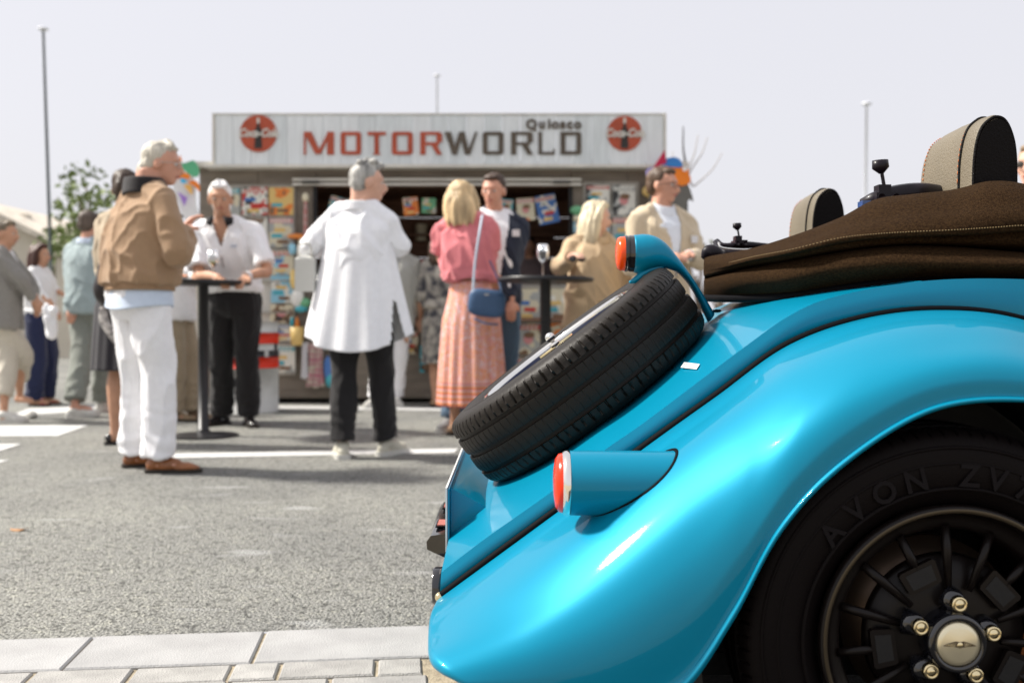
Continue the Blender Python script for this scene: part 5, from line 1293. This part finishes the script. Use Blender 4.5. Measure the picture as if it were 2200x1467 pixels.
sc_ = obj('patterned_scarf', tube([W(222, 660, 6.3), W(224, 690, 6.28), W(240, 715, 6.25), W(252, 740, 6.25)], [.02, .03, .03, .02], 8, 16, asp=.6), cloth('scarf_chequer', (.55, .52, .48), (.08, .07, .07), 30), label='pale chequered scarf end hanging beside the white trousers', cat='scarf')
# 3 leftmost woman
person('woman in grey blazer and cream trousers at the far left edge', 2, 8.1, 1.64, 100, 92, 0, 'tan', True, ('pony', hairm('ash', (.22, .17, .11))),
       top=('blazer', cloth('grey_wool', (.215, .205, .185), (.25, .24, .22), 60), dict(ease=.035, hem=.80, sl=.85, srad=.062, flare=.02, vcut=(1.15, .06, .02))), shirt=cloth('white_blouse', (.78, .78, .78)),
       bottom=('trousers', cloth('cream_cotton', (.52, .48, .40)), .24, .082), shoes=(M_trw, M_so_w, 'trainer'), arms=dict(R=((45, 600, -.1), (72, 648, .05)), L=((60, 600, .3), (78, 640, .25))),
       feet=dict(L=(8, 908, 95), R=(42, 898, 70, .12)), lean=(.03, 0), seed=12, vox=.011)
# 4 woman in navy trousers
def e4(r, base, s, T, TH, J_):
    V, f = tube([(.0, .0, 0), (.0, 0, -.02)], .006, 6); 
    for sx in (-1, 1): obj('earring', ell(J_['H']((sx * .085, .0, 1.59)), (.008, .008, .012), 8, 6), M_gl, r)
person('dark-haired woman in white top and navy wide trousers, second from the left edge', 86, 9.7, 1.58, 80, 85, 0, 'tan', True, ('mid', hairm('auburn', (.075, .025, .015))),
       top=('blouse', cloth('white_blouse', (.78, .78, .78)), dict(ease=.02, hem=.98, sl=.55, srad=.055)), bottom=('trousers', cloth('navy_crepe', (.012, .018, .06)), .06, .10),
       shoes=(mat('red_shoe', (.35, .01, .05), .4), M_so_b, 'pump'), arms=dict(R=((85, 625, -.2), (118, 662, -.2)), L=((110, 620, .1), (135, 632, .1))), feet=dict(R=(74, 872, 90), L=(100, 868, 80)), extra=e4, seed=15, vox=.011)
pj = W(105, 680, 9.35)
obj('white_jacket', (lambda q: (q[0] + q[2] * fnoise(q[0], 3, (8, 8, 4))[:, None] * .015, q[1]))(remesh(join(tube([pj + [-.05, 0, .08], pj + [0, 0, .05], pj + [.07, 0, .06]], .05, 10, 10), tube([pj, pj - [-.02, 0, .1], pj - [-.03, 0, .2]], [.06, .06, .04], 10, 10)), .012, 2)), cloth('white_cotton', (.86, .86, .88)), label='white jacket folded over the arm of the woman in navy trousers', cat='jacket')
# 5 walking man
person('man walking in pale blue-grey blazer and grey trousers, seen from behind', 192, 8.8, 1.80, 160, 165, 0, 'red', hair=('short', hairm('brown_grey', (.11, .08, .06))),
       top=('blazer', cloth('pale_blue_wool', (.30, .37, .38)), dict(ease=.035, hem=.86, sl=.93, srad=.066, flare=.01)), shirt=cloth('pale_blue_shirt', (.58, .67, .80)), collar=(cloth('pale_blue_shirt', (.58, .67, .80)), .05, .012),
       bottom=('trousers', cloth('grey_green_wool', (.20, .215, .19)), .11, .090), shoes=(M_trw, M_so_w, 'trainer'), arms=dict(L=((153, 590, 0), (152, 660, -.1))), feet=dict(L=(160, 897, 115, .03), R=(218, 886, 165)), seed=17, vox=.0105)
# 6 man behind the tan jacket, at the table
person('man in white shirt and beige trousers mostly hidden behind the tan jacket', 374, 8.1, 1.70, 80, 60, 0, 'tan', hair=('short', hairm('dark_brown', (.06, .035, .02))),
       top=('shirt', cloth('white_linen', (.84, .84, .85)), dict(ease=.04, hem=.84, sl=.4, srad=.062)), bottom=('trousers', cloth('beige_chino', (.36, .29, .20)), .05, .085), shoes=(mat('tan_suede', (.25, .18, .11), .9), M_so_b, 'oxford'),
       arms=dict(R=((415, 590, -.3), (428, 600, -.5)), L=((420, 590, .1), (430, 598, 0))), feet=dict(L=(418, 903, 90), R=(376, 905, 75)), seed=19, vox=.011)
# 7 white haired man
def e7(r, base, s, T, TH, J_):
    w_ = J_['wL']; e_ = J_['eL']; d = (w_ - e_); d /= np.linalg.norm(d)
    obj('wristwatch', cyl(w_ - d * .02, w_ + d * .015, .034 * s, n=18), mat('watch_white', (.7, .7, .72), .3), r)
    c = J_['P']((.09, -.155, 1.30)); text_mesh('club', .028, mat('logo_blue', (.2, .3, .45), .6), r, c, rot=(R(90), 0, R(5)), name='chest_logo', depth=.001)
    for sx in (-1, 1):
        V, f = prism([(sx * .03, -.105, 1.505), (sx * .095, -.075, 1.50), (sx * .095, -.10, 1.455), (sx * .055, -.135, 1.43)], (0, -1, .2), .006); obj('collar_leaf', (T(V) + base, f), cloth('black_knit', (.012, .01, .012)), r)
person('white-haired man in short-sleeved white shirt leaning on the bar table', 503, 7.62, 1.84, 0, 12, 6, 'tan', hair=('wavy', hairm('white', (.88, .87, .86), .88)),
       top=('shirt', cloth('white_linen', (.84, .84, .85)), dict(ease=.035, hem=.98, sl=-.15, srad=.076, vcut=(1.29, .075, .0), foldk=1.2)),
       bottom=('trousers', cloth('black_wool', (.010, .009, .010)), .06, .088, M_so_b), shoes=(M_bks, M_so_b, 'oxford'), wide=1.06,
       arms=dict(R=((428, 590, -.35), (470, 596, -.62)), L=((575, 582, -.30), (530, 594, -.60))), feet=dict(R=(478, 912, -30), L=(535, 914, 25)), lean=(-.02, -.20), extra=e7, seed=23)
# 8 woman in oversized white shirt
def e8(r, base, s, T, TH, J_):
    n_, nz_ = 200, 60; B = []
    a = np.linspace(0, 2 * math.pi, n_, endpoint=False)
    for i in range(nz_):
        t = i / (nz_ - 1); z = 1.33 + (.665 - 1.33) * t
        rx = .195 + .125 * t ** 1.1; ry = .150 + .085 * t
        fo = 1 + (.02 + .055 * t) * (np.sin(a * 7 + 1.1) * .5 + .5 * np.sin(a * 12 + 2.2 + t))
        zz = z + .085 * t * (1 - np.abs(np.sin(a)) ** 1.5) - .035 * t * (np.sin(a) > .2) * np.abs(np.sin(a))
        B.append(np.c_[rx * fo * np.cos(a), ry * fo * np.sin(a), zz])
    B = np.array(B)
    V, f = gridmesh(B, False, True)
    # slit at the side on the viewer's right
    sl = [q for q in f if not (B.reshape(-1, 3)[q[0]][2] < .93 and abs(((math.atan2(V[q[0]][1] / .75, V[q[0]][0]) - R(146) + math.pi) % (2 * math.pi)) - math.pi) < .05 + .16 * (.93 - V[q[0]][2]) / .27)]
    o = obj('shirt_skirt', (T(V) + base, sl), cloth('white_poplin', (.86, .87, .90)), r); solid_mod(o, .004, 1)
person('short-haired woman in an oversized white shirt and black trousers seen from behind', 772, 5.9, 1.745, 176, 108, 0, 'fair', True, ('crop', hairm('salt_pepper', (.50, .49, .46), .3)),
       top=('shirt', cloth('white_poplin', (.86, .87, .90)), dict(ease=.045, hem=1.02, sl=.8, srad=.072, cuff=1.15, foldk=.95)), collar=(cloth('white_poplin', (.86, .87, .90)), .06, .014),
       bottom=('trousers', cloth('black_wool', (.010, .009, .010)), .10, .078), shoes=(mat('ivory_trainer', (.50, .48, .40), .7, var=.1), M_so_w, 'trainer'),
       arms=dict(L=((664, 535, .02), (716, 520, .25)), R=((856, 532, .02), (800, 512, .26))), feet=dict(L=(736, 984, 195), R=(830, 978, 150)), lean=(-.0, .0), headoff=(.05, 0), extra=e8, vox=.0085, seed=29)
bc = W(657, 588, 5.86)
hbag = obj('white_handbag', bevel_box((0, 0, 0), (.115, .07, .21), .02), mat('white_bag_leather', (.60, .60, .56), .5, bump=.2), origin=(0, 0, 0), label='off-white handbag hanging from the forearm beside the white shirt', cat='handbag', smooth=False)
hbag.location = bc; WL[hbag.name] = bc
for dy_ in (-.025, .025): obj('handle', tube([bc + [-.04, dy_, .10], bc + [-.03, dy_, .17], bc + [.03, dy_, .17], bc + [.04, dy_, .10]], .006, 6, 16), M_trw, hbag)
# 9 person in light blazer by the counter
person('dark-haired person in pale grey blazer and white trousers by the kiosk counter', 848, 9.5, 1.72, 10, 30, 8, 'tan', False, ('mid', hairm('black', (.012, .010, .010))),
       top=('blazer', cloth('pale_grey_linen', (.37, .365, .33)), dict(ease=.03, hem=.80, sl=.93, srad=.060, vcut=(1.12, .06, .05))), shirt=cloth('grey_tee', (.3, .3, .28)),
       bottom=('trousers', cloth('white_cotton', (.86, .86, .88)), .10, .078), shoes=(M_trw, M_so_w, 'trainer'), arms=dict(L=((884, 620, 0), (873, 705, -.05))), feet=dict(R=(806, 874, -20), L=(850, 872, 20)), seed=31, vox=.011)
# 10 woman in floral dress
person('woman in a dark floral dress at the counter, behind the woman in pink', 948, 9.5, 1.66, 170, 150, 0, 'tan', True, ('mid', hairm('dark_brown', (.06, .035, .02))),
       top=('blouse', M_flor, dict(ease=.02, hem=1.0, sl=.3)), bottom=('skirt', M_flor, .45, .20), shoes=(mat('tan_sandal', (.38, .24, .14), .6), M_so_b, 'pump'), feet=dict(L=(934, 874, 150), R=(962, 872, 170)), seed=37, vox=.011)
# 11 woman in pink with patterned skirt
def skirt_mat():
    m = mat('paisley_skirt', (.6, .3, .2), .85, bump=.2, bscale=300); n = m.node_tree; b = n.nodes['Principled BSDF']; L = n.links.new
    tc = n.nodes.new('ShaderNodeTexCoord'); v = n.nodes.new('ShaderNodeTexVoronoi'); v.inputs['Scale'].default_value = 13; v.feature = 'SMOOTH_F1'
    nz = n.nodes.new('ShaderNodeTexNoise'); nz.inputs['Scale'].default_value = 14; nz.inputs['Detail'].default_value = 3
    L(tc.outputs['Object'], nz.inputs['Vector'])
    va = n.nodes.new('ShaderNodeVectorMath'); va.operation = 'ADD'; L(tc.outputs['Object'], va.inputs[0]); L(nz.outputs['Color'], va.inputs[1]); L(va.outputs[0], v.inputs['Vector'])
    r1 = n.nodes.new('ShaderNodeValToRGB'); e = r1.color_ramp.elements
    e[0].color = (.62, .14, .07, 1); e[1].color = (.72, .64, .70, 1); e[1].position = .8
    for p, c in ((.20, (.72, .26, .10, 1)), (.38, (.76, .46, .34, 1)), (.48, (.70, .22, .20, 1)), (.60, (.74, .50, .48, 1))): q = e.new(p); q.color = c
    L(v.outputs['Distance'], r1.inputs[0])
    sp = n.nodes.new('ShaderNodeSeparateXYZ'); L(tc.outputs['Object'], sp.inputs[0])
    wv = n.nodes.new('ShaderNodeMath'); wv.operation = 'MULTIPLY'; wv.inputs[1].default_value = 26; L(sp.outputs['Z'], wv.inputs[0])
    fr = n.nodes.new('ShaderNodeMath'); fr.operation = 'FRACT'; L(wv.outputs[0], fr.inputs[0])
    r2 = n.nodes.new('ShaderNodeValToRGB'); r2.color_ramp.interpolation = 'CONSTANT'; r2.color_ramp.elements[0].color = (.62, .22, .10, 1); r2.color_ramp.elements[1].color = (.62, .48, .48, 1); r2.color_ramp.elements[1].position = .55
    q = r2.color_ramp.elements.new(.75); q.color = (.6, .18, .16, 1)
    L(fr.outputs[0], r2.inputs[0])
    lt = n.nodes.new('ShaderNodeMath'); lt.operation = 'LESS_THAN'; lt.inputs[1].default_value = .385; L(sp.outputs['Z'], lt.inputs[0])
    mx = n.nodes.new('ShaderNodeMix'); mx.data_type = 'RGBA'; L(lt.outputs[0], mx.inputs[0]); L(r1.outputs[0], mx.inputs[6]); L(r2.outputs[0], mx.inputs[7]); L(mx.outputs[2], b.inputs['Base Color'])
    return m
def e11(r, base, s, T, TH, J_):
    w_ = J_['wR']; obj('bracelet', revolve([(.028, -.006), (.032, 0), (.028, .006)], w_, (w_ - J_['eR']) / np.linalg.norm(w_ - J_['eR']), 18), M_gl, r)
person('blonde woman in pink top and long orange patterned skirt', 1012, 7.0, 1.80, 168, 172, 5, 'tan', True, ('mid', hairm('blonde', (.80, .58, .32), .42)),
       top=('wrap_top', cloth('pink_jersey', (.66, .20, .22)), dict(ease=.035, hem=1.07, sl=-.3, srad=.070, foldk=1.9)), bottom=('pleated', skirt_mat(), .215, .235),
       shoes=(mat('nude_sandal', (.42, .26, .16), .5), M_so_b, 'pump'), arms=dict(R=((1054, 556, .0), (1062, 588, .22)), L=((950, 560, .1), (1000, 575, .25))), feet=dict(L=(976, 934, 150), R=(1020, 930, 190)), lean=(-.03, 0), headoff=(-.03, 0), extra=e11, seed=41)
bc = W(1046, 651, 6.72)
V, f = ell((0, 0, 0), (.128, .045, .085), 28, 18); V = np.sign(V) * (np.abs(V / [.128, .045, .085]) ** .55) * [.128, .045, .095]; V = V @ np.array([[math.cos(.12), 0, -math.sin(.12)], [0, 1, 0], [math.sin(.12), 0, math.cos(.12)]])
M_bagb = mat('slate_blue_leather', (.045, .10, .20), .45, var=.06, bump=.25, bscale=200)
bb = obj('blue_shoulder_bag', (V + bc, f), M_bagb, label='slate blue shoulder bag hanging at the hip of the woman in pink', cat='shoulder bag')
obj('strap', tube([W(1016, 640, 6.7), W(1020, 570, 6.72), W(1030, 500, 6.74), W(1036, 462, 6.86)], [.010] * 4, 6, 20, asp=.4), mat('pale_blue_strap', (.35, .42, .50), .6), bb)
obj('strap', tube([W(1078, 630, 6.75), W(1070, 600, 6.8), W(1052, 560, 6.84)], .006, 6, 12), M_bagb, bb)
obj('clasp', box(bc + [-.0, -.05, .055], (.03, .006, .008)), mat('thin_silver', (.5, .48, .45), .3, metal=1), bb, smooth=False)
obj('lower_strap', tube([W(1018, 684, 6.68), W(1045, 695, 6.66), W(1070, 697, 6.68)], .010, 6, 12, asp=.6), M_bagb, bb)
# 12 tall man in navy blazer
def tag12(c, lab):
    def f(r, base, s, T, TH, J_):
        if lab == 'g': glasses_(M_specs)(r, base, s, T, TH, J_)
        p = J_['P'](c); yv = J_['P']((0, -1, c[2])) - J_['P']((0, 0, c[2])); t_ = obj('name_badge', box((0, 0, 0), (.055, .004, .05)), mat('paper_white', (.7, .7, .72), .7), r, origin=(0, 0, 0), smooth=False)
        t_.location = p - base; t_.rotation_euler = (0, 0, math.atan2(yv[1], yv[0]) + R(90))
    return f
person('tall man in navy blazer and white T-shirt facing the blonde woman', 1062, 7.5, 1.93, 10, -18, 10, 'red', hair=('short', hairm('dark_brown2', (.07, .04, .025))),
       top=('blazer', cloth('navy_wool', (.014, .020, .040)), dict(ease=.022, hem=.86, sl=.93, srad=.058, vcut=(.95, .10, .05))), shirt=cloth('white_tee', (.82, .83, .86)),
       bottom=('trousers', cloth('blue_denim', (.06, .11, .17)), .06, .08), shoes=(mat('grey_trainer', (.25, .25, .25), .7), M_so_w, 'trainer'),
       arms=dict(L=((1100, 585, 0), (1098, 645, -.12))), feet=dict(R=(970, 908, -20, 0, -.1), L=(1090, 918, 20)), extra=tag12((.125, -.142, 1.33), ''), seed=43, vox=.0095)
# 13 blonde woman in tan coat
person('long-haired blonde woman in a loose tan coat beside the bar table', 1278, 7.0, 1.66, 12, 96, 8, 'fair', True, ('long', hairm('pale_blonde', (.84, .72, .50), .5)),
       top=('coat', cloth('camel_linen', (.50, .37, .23)), dict(ease=.05, hem=.55, sl=.82, srad=.070, flare=.045, cuff=1.25, foldk=1.6)), bottom=('trousers', cloth('camel_linen', (.50, .37, .23)), .06, .085), shoes=(M_bks, M_so_b, 'oxford'),
       arms=dict(R=((1205, 572, -.1), (1232, 548, -.30)), L=((1342, 580, .05), (1330, 650, -.05))), collar=(cloth('camel_linen', (.50, .37, .23)), .05, .03), seed=47, extra=lambda r, base, s, T, TH, J_: obj('coat_button', cyl(W(1291, 653, 6.735), W(1291, 653, 6.745), .018, n=16), M_so_b, r))
gc = W(1240, 556, 6.62)
sg = obj('sunglasses', join(*[tube(gc + np.array([[sx * .03 + .024 * math.cos(t), 0, .02 * math.sin(t)] for t in np.linspace(0, 6.28, 12, endpoint=False)]), .003, 6, closed=True) for sx in (-1, 1)]), M_specs, label='dark sunglasses held in the hand of the woman in tan', cat='sunglasses')
for sx in (-1, 1): obj('lens', ell(gc + [sx * .03, 0, 0], (.023, .003, .019), 12, 8), mat('dark_glass_lens', (.02, .015, .015), .1, coat=1), sg)
# 14 man in tan suit and glasses
person('smiling man in beige suit jacket and glasses with clasped hands', 1422, 6.8, 1.865, 28, 58, 4, 'red', hair=('short', hairm('mid_brown', (.12, .07, .04))),
       top=('suit_jacket', cloth('beige_suiting', (.58, .48, .34)), dict(ease=.03, hem=.84, sl=.93, srad=.063, vcut=(1.02, .085, .05))), shirt=cloth('ice_white_shirt', (.74, .78, .84)), collar=(cloth('ice_white_shirt', (.74, .78, .84)), .055, .010),
       bottom=('trousers', cloth('beige_suiting', (.58, .48, .34)), .05, .085), shoes=(M_brs, M_so_b, 'oxford'), arms=dict(L=((1502, 560, -.05), (1478, 545, -.30)), R=((1358, 575, -.15), (1432, 548, -.36))),
       extra=tag12((.145, -.150, 1.28), 'g'), seed=53)
# 15 person cut by the right edge
def e15(r, base, s, T, TH, J_):
    glasses_(M_specs)(r, base, s, T, TH, J_)
    for sx in (-1, 1): V, f = ell((sx * .032, -.098, 1.641), (.023, .004, .017), 12, 8); obj('dark_lens', (TH(V) + base, f), M_so_b, r)
person('person in dark glasses cut off by the right edge behind the near headrest', 2222, 5.0, 1.70, -25, -50, 0, 'fair', hair=('short', hairm('sandy', (.35, .24, .14))),
       top=('shirt', cloth('pink_shirt', (.55, .35, .32)), dict(ease=.03, hem=.88)), bottom=('trousers', cloth('navy_crepe', (.012, .018, .06)), .06, .085), shoes=(M_bks, M_so_b, 'oxford'), extra=e15, seed=59)
# 16 vendor inside the kiosk
v_ = person('vendor in a mauve-grey shirt standing in the dark kiosk behind the counter', 1135, 11.2, 1.66, 5, -10, 10, 'tan', hair=('short', hairm('black', (.012, .010, .010))),
       top=('shirt', cloth('mauve_grey', (.16, .12, .12)), dict(ease=.03, hem=.88, sl=-.2, srad=.07)), bottom=('trousers', cloth('black_wool', (.01, .009, .01)), .06, .085), shoes=(M_bks, M_so_b, 'oxford'), seed=61, vox=.012)
v_.location.z = kz(838)
